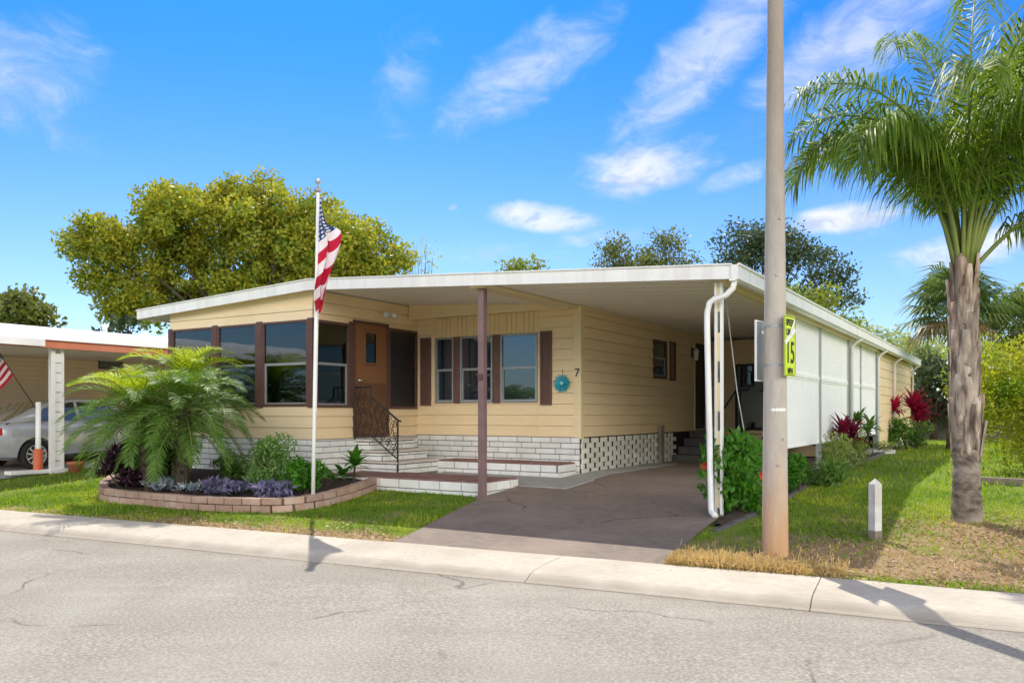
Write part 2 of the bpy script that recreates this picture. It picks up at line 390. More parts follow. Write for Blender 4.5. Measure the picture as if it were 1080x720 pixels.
def strap_leaf(V, base, az, el, L, w, bend, segs=4, fold=.0):
    """appends a tapering strap leaf as quads"""
    p = np.array(base, float); e = el; prev = None
    side = np.array([-math.sin(az), math.cos(az), 0])
    for k in range(segs+1):
        t = k/segs; ww = w*math.sin(math.pi*(.12+.88*t)**.8)*.5+ .002
        if k == segs: ww = .002
        a, b = p-side*ww, p+side*ww
        if prev is not None: V += [prev[0], prev[1], b, a]
        prev = (a, b)
        p = p+np.array([math.cos(az)*math.cos(e), math.sin(az)*math.cos(e), math.sin(e)])*L/segs
        e -= bend/segs
def quadmesh(name, V, mat, parent, loc=None):   # V list of quads; shared as strips so each leaf is one island
    me = fastmesh(name, np.array(V), 4)
    bm = bmesh.new(); bm.from_mesh(me); bmesh.ops.remove_doubles(bm, verts=bm.verts, dist=.0005); bm.to_mesh(me); bm.free()
    return link(name, me, mat, parent, loc)
def rosette(name, label, cat, base, heads, mat, seed, group=None, stemmat='trunk', leafpart='leaves'):
    """heads: (dx,dy,z,n,L,w,elmin,elmax,bend)"""
    rg = random.Random(seed); t = empty(name, base, 0, label, cat, group); mb = MB()
    for (dx,dy,z,n,L,w,e0,e1,bd) in heads:
        V = []
        for k in range(n):
            q = k/max(1,n-1); strap_leaf(V, (dx,dy,z+.12*q*L), k*2.4+rg.uniform(-.3,.3), e0+(e1-e0)*q+rg.uniform(-.1,.1), L*rg.uniform(.75,1.1), w, bd*rg.uniform(.7,1.3))
        quadmesh(leafpart, V, mat, t)
        if z > .1: mb.tube([(dx*.3,dy*.3,-.05),(dx*.8,dy*.8,z*.6),(dx,dy,z+.05)], [.022,.018,.014], 6)
    if mb.v: mb.build('stem', stemmat, t)
    return t

def frond(parent, base, az, el, L, bend, nl, ll, lw, rw, seed, mat, droop=.6, vang=.45, twist=0., start=.18, petmat='petiole', taper=.55, yaw=0., late=0., spread=.25):
    """pinnate palm frond: curved rachis with paired two-segment leaflets"""
    rg = random.Random(seed)
    p = Vector(base); e = el; a = az; seg = 22; pts = [p.copy()]; tans = []
    for k in range(seg):
        d = Vector((math.cos(a)*math.cos(e), math.sin(a)*math.cos(e), math.sin(e))); tans.append(d)
        p = p+d*(L/seg); pts.append(p.copy())
        t = k/seg; e -= bend/seg*(.45-.35*late+(1.1+.7*late)*t); a += yaw/seg
    tans.append(tans[-1])
    V = []; gd = Vector((0,0,-1))
    for j in range(nl):
        t = start+(1-start)*(j+.5)/nl; x = t*seg; i = min(int(x), seg-1); P0 = pts[i].lerp(pts[i+1], x-i); T = tans[i]
        sd = T.cross(Vector((0,0,1)))
        if sd.length < .05: sd = Vector((-math.sin(az), math.cos(az), 0))
        sd.normalize(); upv = sd.cross(T).normalized()
        prof = min(1., (t-start)/.18+.35)*(1-taper*max(0,(t-.45)/.55)**1.5)
        for sg in (-1, 1):
            l = ll*prof*rg.uniform(.85, 1.12); j1 = rg.uniform(-.22,.22)
            d1 = (sd*sg*math.cos(vang)+upv*(math.sin(vang)+rg.uniform(-spread,spread))+T*(.45+.7*t+j1)).normalized()
            d2 = (d1+gd*droop*rg.uniform(.8,1.25)).normalized(); d3 = (d2+gd*droop*1.1).normalized()
            w = (T-d1*T.dot(d1)).normalized()*lw*.5
            m1 = P0+d1*l*.36; m2 = m1+d2*l*.34; tip = m2+d3*l*.30
            V += [P0-w*.4, P0+w*.4, m1+w, m1-w,  m1-w, m1+w, m2+w*.8, m2-w*.8,  m2-w*.8, m2+w*.8, tip+w*.08, tip-w*.08]
    me = fastmesh('frond', np.array([tuple(q) for q in V]), 4)
    bm = bmesh.new(); bm.from_mesh(me); bmesh.ops.remove_doubles(bm, verts=bm.verts, dist=.0004)
    n0 = len(bm.faces); bm.to_mesh(me); bm.free()
    o = link('frond', me, mat, parent)
    mb = MB(); mb.tube([tuple(q) for q in pts[::2]], [rw*(1-.85*i/11) for i in range(len(pts[::2]))], 5)
    mb.build('rachis', petmat, o, smooth=True)
    return o

# ------------------------------------------------------------------ camera, light, sky
cam = bpy.data.cameras.new('Camera'); co = bpy.data.objects.new('Camera', cam); col.objects.link(co); sc.camera = co
co.location = (0,0,EYE); co.rotation_euler = (R(90),0,0); cam.sensor_width = 36; cam.lens = 29.0; cam.shift_y = 74/1080; cam.clip_end = 3000; cam.clip_start = .05
SUN_EL, SUN_AZ = 52., -12.       # azimuth measured from +Y towards +X
sd = Vector((math.sin(R(SUN_AZ))*math.cos(R(SUN_EL)), math.cos(R(SUN_AZ))*math.cos(R(SUN_EL)), math.sin(R(SUN_EL))))
sl = bpy.data.lights.new('Sun', 'SUN'); so = bpy.data.objects.new('Sun', sl); col.objects.link(so)
sl.energy = 5.0; sl.angle = R(.53); sl.color = (1, .93, .81); so.rotation_euler = sd.to_track_quat('Z', 'Y').to_euler(); so.location = (0,0,30)

wd = bpy.data.worlds.new('World'); sc.world = wd; wd.use_nodes = True; nt = wd.node_tree; nt.nodes.clear()
wo = nd(nt, 'ShaderNodeOutputWorld'); bg = nd(nt, 'ShaderNodeBackground'); lk(nt, bg.outputs[0], wo.inputs[0])
sky = nd(nt, 'ShaderNodeTexSky', sky_type='NISHITA', sun_disc=False, sun_elevation=R(SUN_EL), sun_rotation=R(SUN_AZ), altitude=20, air_density=1., dust_density=.6, ozone_density=1.6)
SKYS = .15
bg.inputs[1].default_value = SKYS
tc = nd(nt, 'ShaderNodeTexCoord')
def vm(op, a, b=None):
    n = nd(nt, 'ShaderNodeVectorMath', operation=op)
    for i, x in enumerate((a, b)):
        if x is None: continue
        if isinstance(x, (tuple, Vector)): n.inputs[i].default_value = x
        else: lk(nt, x, n.inputs[i])
    return n
def mt(op, a, b=None, clamp=False):
    n = nd(nt, 'ShaderNodeMath', operation=op, use_clamp=clamp)
    for i, x in enumerate((a, b)):
        if x is None: continue
        if isinstance(x, (int, float)): n.inputs[i].default_value = x
        else: lk(nt, x, n.inputs[i])
    return n.outputs[0]
vec = vm('NORMALIZE', tc.outputs['Generated']).outputs[0]
def noise(scale, detail, stretch=(1,1,1), off=(0,0,0), dist=0.):
    mp = nd(nt, 'ShaderNodeMapping'); mp.inputs['Scale'].default_value = stretch; mp.inputs['Location'].default_value = off
    lk(nt, vec, mp.inputs[0]); n = nd(nt, 'ShaderNodeTexNoise'); n.inputs['Scale'].default_value = scale; n.inputs['Detail'].default_value = detail
    n.inputs['Roughness'].default_value = .62; n.inputs['Distortion'].default_value = dist; lk(nt, mp.outputs[0], n.inputs['Vector']); return n.outputs[0]
# clouds: (azimuth px, height px, half width, half height, tilt, weight, puffy)
clouds = [(575,230,58,15,-.10,1.0,1),(680,178,70,28,.12,.85,1),(888,230,52,14,.05,1.05,1),(775,186,42,12,.25,.75,1),(1000,268,60,18,.1,.8,1),
          (1060,250,40,16,.0,.8,1),(478,219,7,4,.0,.7,1),(560,70,95,34,.55,.62,0),(425,85,30,60,-.3,.42,0),(745,55,120,34,.75,.68,0),(910,40,120,40,.5,.62,0),(20,75,70,45,.3,.60,0),
          (930,210,90,40,.1,.35,0),(30,130,60,20,-.2,.35,0),(640,248,60,12,0,.6,1),(520,268,120,16,0,.40,0)]
def cloudmask(sel):
    tot = None
    for (px,py,wx,wy,tl,wt,pf) in clouds:
        if pf != sel: continue
        d = Vector(((px-540)/FPX, 1, (434-py)/FPX)).normalized(); r = d.cross(Vector((0,0,1))).normalized(); u = r.cross(d)
        r2 = (r*math.cos(tl)+u*math.sin(tl))*(FPX/wx); u2 = (u*math.cos(tl)-r*math.sin(tl))*(FPX/wy)
        x = mt('MULTIPLY', (q := vm('DOT_PRODUCT', vec, r2).outputs['Value']), q); y = mt('MULTIPLY', (q := vm('DOT_PRODUCT', vec, u2).outputs['Value']), q)
        s = mt('SUBTRACT', 1.0, mt('MULTIPLY', mt('ADD', x, y), .5), True)
        s = mt('MULTIPLY', s, mt('GREATER_THAN', vm('DOT_PRODUCT', vec, d).outputs['Value'], 0.))
        s = mt('MULTIPLY', s, wt)
        tot = s if tot is None else mt('MAXIMUM', tot, s)
    return tot
def mr(x, a, b, c=0., d=1.):
    n = nd(nt, 'ShaderNodeMapRange', interpolation_type='SMOOTHSTEP'); n.inputs[1].default_value = a; n.inputs[2].default_value = b; n.inputs[3].default_value = c; n.inputs[4].default_value = d
    lk(nt, x, n.inputs[0]); return n.outputs[0]
puff = mr(mt('ADD', mt('MULTIPLY', cloudmask(1), .75), mt('MULTIPLY', noise(16, 8, (1,1,1.8), (3,1,2), .3), .95)), .66, 1.30, 0, .9)
wisp = mr(mt('ADD', mt('MULTIPLY', cloudmask(0), .9), mt('MULTIPLY', noise(9, 9, (1.3,1,2.2), (7,2,5), 1.1), .9)), .62, 1.35, 0, .75)
cl = mt('MAXIMUM', puff, wisp)
sep = nd(nt, 'ShaderNodeSeparateXYZ'); lk(nt, vec, sep.inputs[0])
hz = mr(sep.outputs[2], -.04, .46, 1., 0.)
tint = nd(nt, 'ShaderNodeMixRGB', blend_type='MULTIPLY'); tint.inputs[0].default_value = 1.
lk(nt, sky.outputs[0], tint.inputs[1])
tm = nd(nt, 'ShaderNodeMixRGB'); tm.inputs[1].default_value = (.10,.55,1.22,1); tm.inputs[2].default_value = (.80,.94,1.12,1); lk(nt, hz, tm.inputs[0]); zd = nd(nt, 'ShaderNodeMixRGB', blend_type='MULTIPLY'); zd.inputs[0].default_value = 1.; lk(nt, tm.outputs[0], zd.inputs[1]); lk(nt, mr(sep.outputs[2], .46, .85, 1., .38), zd.inputs[2]); lk(nt, zd.outputs[0], tint.inputs[2])
cm = nd(nt, 'ShaderNodeMixRGB'); cc = nd(nt, 'ShaderNodeMixRGB'); cc.inputs[1].default_value = (4.6,5.1,5.9,1); cc.inputs[2].default_value = (7.,7.,7.,1); lk(nt, mr(noise(22, 8, (1,1,2.), (1,7,3), .5), .38, .6), cc.inputs[0]); lk(nt, cc.outputs[0], cm.inputs[2]); lk(nt, cl, cm.inputs[0]); lk(nt, tint.outputs[0], cm.inputs[1])
fill_glow = mt('MULTIPLY', mt('MULTIPLY', mr(sep.outputs[2], .11, .22), mr(sep.outputs[2], .40, .62, 1., .04)), mr(vm('DOT_PRODUCT', vec, Vector((.5,-.866,0))).outputs['Value'], -.05, .25))  # added unseen glow behind the camera, brightens the shaded house fronts
fill_glow = mt('MULTIPLY', fill_glow, mr(noise(3.2, 7, (1,1,1.5), (1,4,2), .4), .30, .52, .35, 1.))
cb2 = nd(nt, 'ShaderNodeMixRGB'); cb2.inputs[2].default_value = (35.,33.,29.5,1); lk(nt, fill_glow, cb2.inputs[0]); lk(nt, cm.outputs[0], cb2.inputs[1])
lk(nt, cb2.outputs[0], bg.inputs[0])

# ------------------------------------------------------------------ ground, road, sidewalk
def gridmesh(name, rows, mats, smooth=True):
    n = len(rows[0]); v = [tuple(p) for r in rows for p in r]
    f = [(i*n+j, i*n+j+1, (i+1)*n+j+1, (i+1)*n+j) for i in range(len(rows)-1) for j in range(n-1)]
    me = bpy.data.meshes.new(name); me.from_pydata(v, [], f)
    if smooth: me.polygons.foreach_set('use_smooth', [True]*len(f))
    bm = bmesh.new(); bm.from_mesh(me); bmesh.ops.recalc_face_normals(bm, faces=bm.faces)
    if sum(x.normal.z for x in bm.faces) < 0: bmesh.ops.reverse_faces(bm, faces=bm.faces)
    bm.to_mesh(me); bm.free()
    return link(name, me, mats)

def groundmat():
    m, nt = newmat('lawn_soil'); out = nd(nt,'ShaderNodeOutputMaterial'); p = nd(nt,'ShaderNodeBsdfPrincipled'); lk(nt,p.outputs[0],out.inputs[0]); p.inputs['Roughness'].default_value=.95
    p.inputs['Specular IOR Level'].default_value = .1
    tc = nd(nt,'ShaderNodeTexCoord'); at = nd(nt,'ShaderNodeAttribute', attribute_name='lush')
    n1 = nd(nt,'ShaderNodeTexNoise'); n1.inputs['Scale'].default_value=2.2; n1.inputs['Detail'].default_value=7; lk(nt,tc.outputs['Object'],n1.inputs['Vector'])
    n2 = nd(nt,'ShaderNodeTexNoise'); n2.inputs['Scale'].default_value=38; n2.inputs['Detail'].default_value=5; lk(nt,tc.outputs['Object'],n2.inputs['Vector'])
    def mix(a,b): x = nd(nt,'ShaderNodeMixRGB'); x.inputs[1].default_value=rgba(a); x.inputs[2].default_value=rgba(b); lk(nt,n2.outputs[0],x.inputs[0]); return x.outputs[0]
    g = mix((.09,.16,.02),(.24,.30,.05)); s = mix((.17,.11,.07),(.50,.37,.21))
    ad = nd(nt,'ShaderNodeMath',operation='ADD'); lk(nt,at.outputs['Fac'],ad.inputs[0])
    mu = nd(nt,'ShaderNodeMath',operation='MULTIPLY_ADD'); lk(nt,n1.outputs[0],mu.inputs[0]); mu.inputs[1].default_value=1.2; mu.inputs[2].default_value=-.6; lk(nt,mu.outputs[0],ad.inputs[1])
    r = nd(nt,'ShaderNodeMapRange'); r.inputs[1].default_value=.3; r.inputs[2].default_value=.7; lk(nt,ad.outputs[0],r.inputs[0])
    x = nd(nt,'ShaderNodeMixRGB'); lk(nt,r.outputs[0],x.inputs[0]); lk(nt,s,x.inputs[1]); lk(nt,g,x.inputs[2]); lk(nt,x.outputs[0],p.inputs['Base Color'])
    b = nd(nt,'ShaderNodeBump'); b.inputs['Strength'].default_value=.6; b.inputs['Distance'].default_value=.03; lk(nt,n2.outputs[0],b.inputs['Height']); lk(nt,b.outputs[0],p.inputs['Normal'])
    return m
def lush(x, y):
    d = NX*x+NY*y; s = SX*x+SY*y; u, v = UV(x, y)
    n = mnoise.noise(Vector((x*.9, y*.9, 3)))*.5 + mnoise.noise(Vector((x*3.1, y*3.1, 1)))*.3
    if s > -2.6:                     # right hand lawn
        t = (d-8.6)/2.6
        b = .42+.55*min(max(t,0),1.2)
        b -= .45*math.exp(-((x-5.6)**2+(y-8.6)**2)/3.2)
        b -= .35*math.exp(-((d-8.1)/.5)**2)
        if u < 4.3: b += .25*min(max((d-8.3)/1.,0),1)
        if s > -.9: b += .6*math.exp(-((d-7.72)/.2)**2)
    else:
        b = .85-.75*math.exp(-((d-7.7)/.45)**2)
        if s < -9: b += .3
    return b+n*.75
ds = [-260,-60,-20,-4,0,3,6,6.6,6.80,6.9,7.3,7.6]+[7.6+.15*i for i in range(1,41)]+[14,15,16,18,20,23,27,32,40,60,100,200,500]
ss = [-500,-200,-90,-50,-35,-28,-22,-18]+[-16+.2*i for i in range(0,141)]+[13,15,18,22,30,45,90,200,500]
rows = []; vals = []
for d in ds:
    r = []
    for s in ss:
        x, y = ST(s, d); z = gz(x, y)
        if d < 6.7: z = -.16
        elif d < 7.0: z = -.12
        elif d < 7.5: z = -.03
        elif d < 13: z += .012*mnoise.noise(Vector((x*1.5,y*1.5,0)))
        r.append((x,y,z)); vals.append(lush(x,y))
    rows.append(r)
go = gridmesh('ground', rows, [groundmat()]); tag(go, kind='structure')
at = go.data.attributes.new('lush','FLOAT','POINT'); at.data.foreach_set('value', vals)

def roadmat():
    m, nt = newmat('asphalt'); out = nd(nt,'ShaderNodeOutputMaterial'); p = nd(nt,'ShaderNodeBsdfPrincipled'); lk(nt,p.outputs[0],out.inputs[0]); p.inputs['Roughness'].default_value=.9
    p.inputs['Specular IOR Level'].default_value = .2
    tc = nd(nt,'ShaderNodeTexCoord'); O = tc.outputs['Object']
    def nz(sc_, det, st=(1,1,1), rot=0):
        mp = nd(nt,'ShaderNodeMapping'); mp.inputs['Scale'].default_value=st; mp.inputs['Rotation'].default_value=(0,0,rot); lk(nt,O,mp.inputs[0])
        n = nd(nt,'ShaderNodeTexNoise'); n.inputs['Scale'].default_value=sc_; n.inputs['Detail'].default_value=det; lk(nt,mp.outputs[0],n.inputs['Vector']); return n.outputs[0]
    def rng(x,a,b,c=0,d=1):
        r = nd(nt,'ShaderNodeMapRange'); r.inputs[1].default_value=a; r.inputs[2].default_value=b; r.inputs[3].default_value=c; r.inputs[4].default_value=d; lk(nt,x,r.inputs[0]); return r.outputs[0]
    def mix(f,a,b,bt='MIX'):
        x = nd(nt,'ShaderNodeMixRGB',blend_type=bt); lk(nt,f,x.inputs[0])
        for i,q in ((1,a),(2,b)):
            if isinstance(q,tuple): x.inputs[i].default_value=rgba(q)
            else: lk(nt,q,x.inputs[i])
        return x.outputs[0]
    vo = nd(nt,'ShaderNodeTexVoronoi'); vo.inputs['Scale'].default_value=125; lk(nt,O,vo.inputs['Vector'])
    sp = nd(nt,'ShaderNodeSeparateColor'); lk(nt,vo.outputs['Color'],sp.inputs[0])
    c = mix(rng(sp.outputs[0],0,1), (.345,.32,.275), (.52,.485,.42))
    c = mix(rng(nz(45,4),.38,.62,0,.75), c, (.215,.20,.168))
    c = mix(rng(nz(1.1,6,(1,.5,1),.45),.42,.66,0,.3), c, (.50,.475,.42))
    c = mix(rng(nz(.7,7,(1,2.6,1),-.45),.50,.68,0,.3), c, (.265,.245,.21))
    lane = nz(.8,4,(.10,1.5,1),.45)
    c = mix(rng(lane,.44,.62,0,.22), c, (.235,.215,.182))
    c = mix(rng(nz(2.6,3),.67,.74,0,.3), c, (.20,.185,.16))
    # damp darker edge along the kerb
    dn = nd(nt,'ShaderNodeVectorMath',operation='DOT_PRODUCT'); dn.inputs[1].default_value=(NX,NY,0); lk(nt,O,dn.inputs[0])
    nn = nd(nt,'ShaderNodeMath',operation='MULTIPLY_ADD'); lk(nt,nz(2.2,5),nn.inputs[0]); nn.inputs[1].default_value=.5; lk(nt,dn.outputs['Value'],nn.inputs[2])
    c = mix(rng(nn.outputs[0],6.78,7.03,0,.55), c, (.25,.225,.185))
    # cracks
    wv = nd(nt,'ShaderNodeTexNoise'); wv.inputs['Scale'].default_value=1.7; wv.inputs['Detail'].default_value=6; lk(nt,O,wv.inputs['Vector'])
    wm = nd(nt,'ShaderNodeVectorMath',operation='MULTIPLY_ADD'); lk(nt,wv.outputs['Color'],wm.inputs[0]); wm.inputs[1].default_value=(.55,.55,0); lk(nt,O,wm.inputs[2])
    v2 = nd(nt,'ShaderNodeTexVoronoi',feature='DISTANCE_TO_EDGE'); v2.inputs['Scale'].default_value=.42; lk(nt,wm.outputs[0],v2.inputs['Vector'])
    gate = rng(nz(.9,3),.5,.6)
    ck = nd(nt,'ShaderNodeMath',operation='MULTIPLY'); lk(nt,rng(v2.outputs['Distance'],.0,.009,1,0),ck.inputs[0]); lk(nt,gate,ck.inputs[1])
    ck2 = nd(nt,'ShaderNodeMath',operation='MULTIPLY'); lk(nt,ck.outputs[0],ck2.inputs[0]); ck2.inputs[1].default_value=.6
    c = mix(ck2.outputs[0], c, (.05,.045,.04))
    lk(nt,c,p.inputs['Base Color'])
    b = nd(nt,'ShaderNodeBump'); b.inputs['Strength'].default_value=.8; b.inputs['Distance'].default_value=.012; lk(nt,nz(75,4),b.inputs['Height']); lk(nt,b.outputs[0],p.inputs['Normal'])
    return m
rd = [-3,0,2,4,5.5,6.4,6.86]; rs = [-260,-60]+[-30+2*i for i in range(31)]+[60,260]
ro = gridmesh('road', [[(*ST(s,d), -.085+ (.03 if d < 3 else .03*max(0,(6.4-d)/3.4))) for s in rs] for d in rd], [roadmat()]); tag(ro, kind='structure')

# sidewalk: slabs with a rolled kerb edge and open joints
M['sidewalk'] = pmat('sidewalk_concrete', (.60,.545,.465), (.53,.48,.405), 12, .9, .35, 80, c3=(.38,.33,.265), s3=1.1, f3=.6)
prof = [(6.70,-.13),(6.71,-.078),(6.76,-.066),(6.81,-.040),(6.86,-.018),(6.93,-.003),(7.25,.008),(7.62,.016),(7.62,-.06)]
mb = MB(); s = -61.2
while s < 60:
    L = 2.42; k = 6 if -14 < s < 8 else 1
    for j in range(k):
        s0 = s+(L-.0)*j/k+(.004 if j == 0 else 0); s1 = s+L*(j+1)/k-(.004 if j == k-1 else 0)
        n = len(prof)
        def pp(s_, d_, z_): 
            w = .012*mnoise.noise(Vector((s_*.8, d_, 5))) if d_ < 7 else .02*mnoise.noise(Vector((s_*1.3, 0, 9)))
            return (*ST(s_, d_+w), z_+.004*mnoise.noise(Vector((s_*.6,0,2))))
        v = [pp(s0,d,z) for d,z in prof]+[pp(s1,d,z) for d,z in prof]
        f = [(i,i+1,i+1+n,i+n) for i in range(n-1)]
        if j == 0: f.append(tuple(range(n)))
        if j == k-1: f.append(tuple(range(n,2*n)))
        mb.add(v, f)
    s += L
def grimy():                     # traffic dirt on the rolled kerb face
    nt = M['sidewalk'].node_tree; p = [n for n in nt.nodes if n.type == 'BSDF_PRINCIPLED'][0]; src = p.inputs['Base Color'].links[0].from_socket
    tc = nd(nt,'ShaderNodeTexCoord'); dn = nd(nt,'ShaderNodeVectorMath',operation='DOT_PRODUCT'); dn.inputs[1].default_value=(NX,NY,0); lk(nt,tc.outputs['Object'],dn.inputs[0])
    nz = nd(nt,'ShaderNodeTexNoise'); nz.inputs['Scale'].default_value=3; nz.inputs['Detail'].default_value=6; lk(nt,tc.outputs['Object'],nz.inputs['Vector'])
    a = nd(nt,'ShaderNodeMath',operation='MULTIPLY_ADD'); lk(nt,nz.outputs[0],a.inputs[0]); a.inputs[1].default_value=.22; lk(nt,dn.outputs['Value'],a.inputs[2])
    r = nd(nt,'ShaderNodeMapRange'); r.inputs[1].default_value=6.86; r.inputs[2].default_value=6.98; r.inputs[3].default_value=.6; r.inputs[4].default_value=0; lk(nt,a.outputs[0],r.inputs[0])
    x = nd(nt,'ShaderNodeMixRGB'); lk(nt,r.outputs[0],x.inputs[0]); lk(nt,src,x.inputs[1]); x.inputs[2].default_value=(.30,.26,.205,1); lk(nt,x.outputs[0],p.inputs['Base Color'])
grimy()
tag(mb.build('sidewalk', 'sidewalk'), kind='structure')

# driveway
def drivemat():
    m = pmat('driveway_concrete', (.25,.2,.17), (.2,.16,.138), 9, .8, .3, 90, c3=(.32,.255,.21), s3=.9, f3=.8, spec=.3)
    nt = m.node_tree; p = [n for n in nt.nodes if n.type == 'BSDF_PRINCIPLED'][0]
    src = p.inputs['Base Color'].links[0].from_socket
    tc = nd(nt,'ShaderNodeTexCoord')
    wv = nd(nt,'ShaderNodeTexNoise'); wv.inputs['Scale'].default_value=1.3; wv.inputs['Detail'].default_value=6; lk(nt,tc.outputs['Object'],wv.inputs['Vector'])
    wm = nd(nt,'ShaderNodeVectorMath',operation='MULTIPLY_ADD'); lk(nt,wv.outputs['Color'],wm.inputs[0]); wm.inputs[1].default_value=(.7,.7,0); lk(nt,tc.outputs['Object'],wm.inputs[2])
    v2 = nd(nt,'ShaderNodeTexVoronoi',feature='DISTANCE_TO_EDGE'); v2.inputs['Scale'].default_value=.5; lk(nt,wm.outputs[0],v2.inputs['Vector'])
    r = nd(nt,'ShaderNodeMapRange'); r.inputs[1].default_value=0; r.inputs[2].default_value=.012; r.inputs[3].default_value=.8; r.inputs[4].default_value=0; lk(nt,v2.outputs['Distance'],r.inputs[0])
    ng = nd(nt,'ShaderNodeTexNoise'); ng.inputs['Scale'].default_value=.55; lk(nt,tc.outputs['Object'],ng.inputs['Vector'])
    rg_ = nd(nt,'ShaderNodeMapRange'); rg_.inputs[1].default_value=.54; rg_.inputs[2].default_value=.60; lk(nt,ng.outputs[0],rg_.inputs[0])
    mu_ = nd(nt,'ShaderNodeMath',operation='MULTIPLY'); lk(nt,r.outputs[0],mu_.inputs[0]); lk(nt,rg_.outputs[0],mu_.inputs[1])
    x = nd(nt,'ShaderNodeMixRGB'); lk(nt,mu_.outputs[0],x.inputs[0]); lk(nt,src,x.inputs[1]); x.inputs[2].default_value=(.06,.048,.043,1); lk(nt,x.outputs[0],p.inputs['Base Color'])
    return m
Lp = [(.62,-5.72),(.16,-4.1),(-.2,-2.66),(-.22,-1.6),(-.05,-.7),(0,.02),(0,7.2)]
Rp = [(3.62,-5.05),(3.50,-4.0),(3.40,-2.66),(3.36,-1.6),(3.36,-.7),(3.36,.02),(3.36,7.2)]
rows = []
for i in range(len(Lp)-1):
    for k in range(6):
        t = k/6; l = Vector(Lp[i]).lerp(Vector(Lp[i+1]),t); r = Vector(Rp[i]).lerp(Vector(Rp[i+1]),t); row = []
        for j in range(13):
            q = l.lerp(r, j/12); p = WG(q.x,q.y)
            if i == 0 and k == 0:
                s = SX*p.x+SY*p.y; p = Vector((*ST(s,7.57),-.016))
            row.append((p.x,p.y,p.z+.018))
        rows.append(row)
rows.append([tuple(WG(3.36*j/12,7.2)+Vector((0,0,.018))) for j in range(13)])
tag(gridmesh('driveway', rows, [drivemat()]), kind='structure')
# grey pads beside the entrance platform
for k,(u0,u1,v0,v1) in enumerate([(-2.4,.62,-1.73,-.73),(.0,.55,-.96,.35),(.05,.55,.42,1.75),(.05,.55,1.82,3.3)]):
    mb = MB(); c = [WG(u0,v0),WG(u1,v0),WG(u1,v1),WG(u0,v1)]
    mb.add([p+Vector((0,0,.0)) for p in c]+[p+Vector((0,0,.036)) for p in c], [(0,1,2,3),(4,5,6,7),(0,1,5,4),(1,2,6,5),(2,3,7,6),(3,0,4,7)])
    o = mb.build('concrete_pad','pavers',bevel=.006)
    tag(o, ['grey concrete pad beside the right end of the low front platform','grey concrete pad at the foot of the tan corner board','grey concrete pad in front of the first pierced blocks','grey concrete pad deepest under the carport by the pierced blocks'][k], 'concrete pad', 'grey pads along the house edge of the driveway')
# ------------------------------------------------------------------ the house
M['railshadow'] = pmat('railshadow_paint', (.17,.078,.04), (.15,.07,.036), 5, .5, .06, 30)  # darker door brown, paints in the railing's shadow
house = empty('house', HC, R(HROT), 'long tan single-storey home with brown trimmed sunroom, white fascia and open carport', 'house')
def rt(u):                       # top of roof
    return 3.05+(u+8.1)/4.6*.22 if u < -3.5 else 3.27-(u+3.5)/7.05*.41
def pb(mb, kind, pos, a0, a1, z0, z1, d0, d1):
    if kind == 'v': mb.box(a0,a1,pos-d1,pos-d0,z0,z1)
    elif kind == 'u': mb.box(pos+d0,pos+d1,a0,a1,z0,z1)
    else: mb.box(pos-d1,pos-d0,a0,a1,z0,z1)
def pt(kind, pos, a, z, d):
    return (a,pos-d,z) if kind == 'v' else (pos+d,a,z) if kind == 'u' else (pos-d,a,z)
def siding(mb, kind, pos, a0, a1, z0, z1, holes=(), course=.195, back=.03):
    z = z0
    while z < z1-.005:
        zt = min(z+course, z1)
        brk = sorted({z, zt, *[h[2] for h in holes if z < h[2] < zt], *[h[3] for h in holes if z < h[3] < zt]})
        for q0, q1 in zip(brk, brk[1:]):
            hs = sorted([(h[0],h[1]) for h in holes if h[2] < q1-1e-6 and h[3] > q0+1e-6]); x = a0; seg = []
            for h0, h1 in hs:
                if h0 > x: seg.append((x,h0))
                x = max(x,h1)
            if x < a1: seg.append((x,a1))
            for s0, s1 in seg:
                dd = lambda zz: .004+.016*(1-(zz-z)/course)
                g = .007 if q1 == zt and zt < z1-.01 else 0
                mb.add([pt(kind,pos,s0,q0,dd(q0)),pt(kind,pos,s1,q0,dd(q0)),pt(kind,pos,s1,q1-g,dd(q1)),pt(kind,pos,s0,q1-g,dd(q1)),
                        pt(kind,pos,s0,q0,-back),pt(kind,pos,s1,q0,-back),pt(kind,pos,s1,q1,-back),pt(kind,pos,s0,q1,-back)]+
                       ([pt(kind,pos,s0,q1-g,-.012),pt(kind,pos,s1,q1-g,-.012),pt(kind,pos,s1,q1,-.012),pt(kind,pos,s0,q1,-.012)] if g else []),
                       [(0,1,2,3),(4,7,6,5),(0,4,5,1)]+([(3,2,9,8),(8,9,10,11),(11,10,6,7)] if g else [(3,2,6,7),(0,3,7,4),(1,5,6,2)]))
        z = zt
def framebox(mb, kind, pos, a0,a1,z0,z1,w,d0,d1):
    pb(mb,kind,pos,a0,a1,z1-w,z1,d0,d1); pb(mb,kind,pos,a0,a1,z0,z0+w,d0,d1)
    pb(mb,kind,pos,a0,a0+w,z0+w,z1-w,d0,d1); pb(mb,kind,pos,a1-w,a1,z0+w,z1-w,d0,d1)
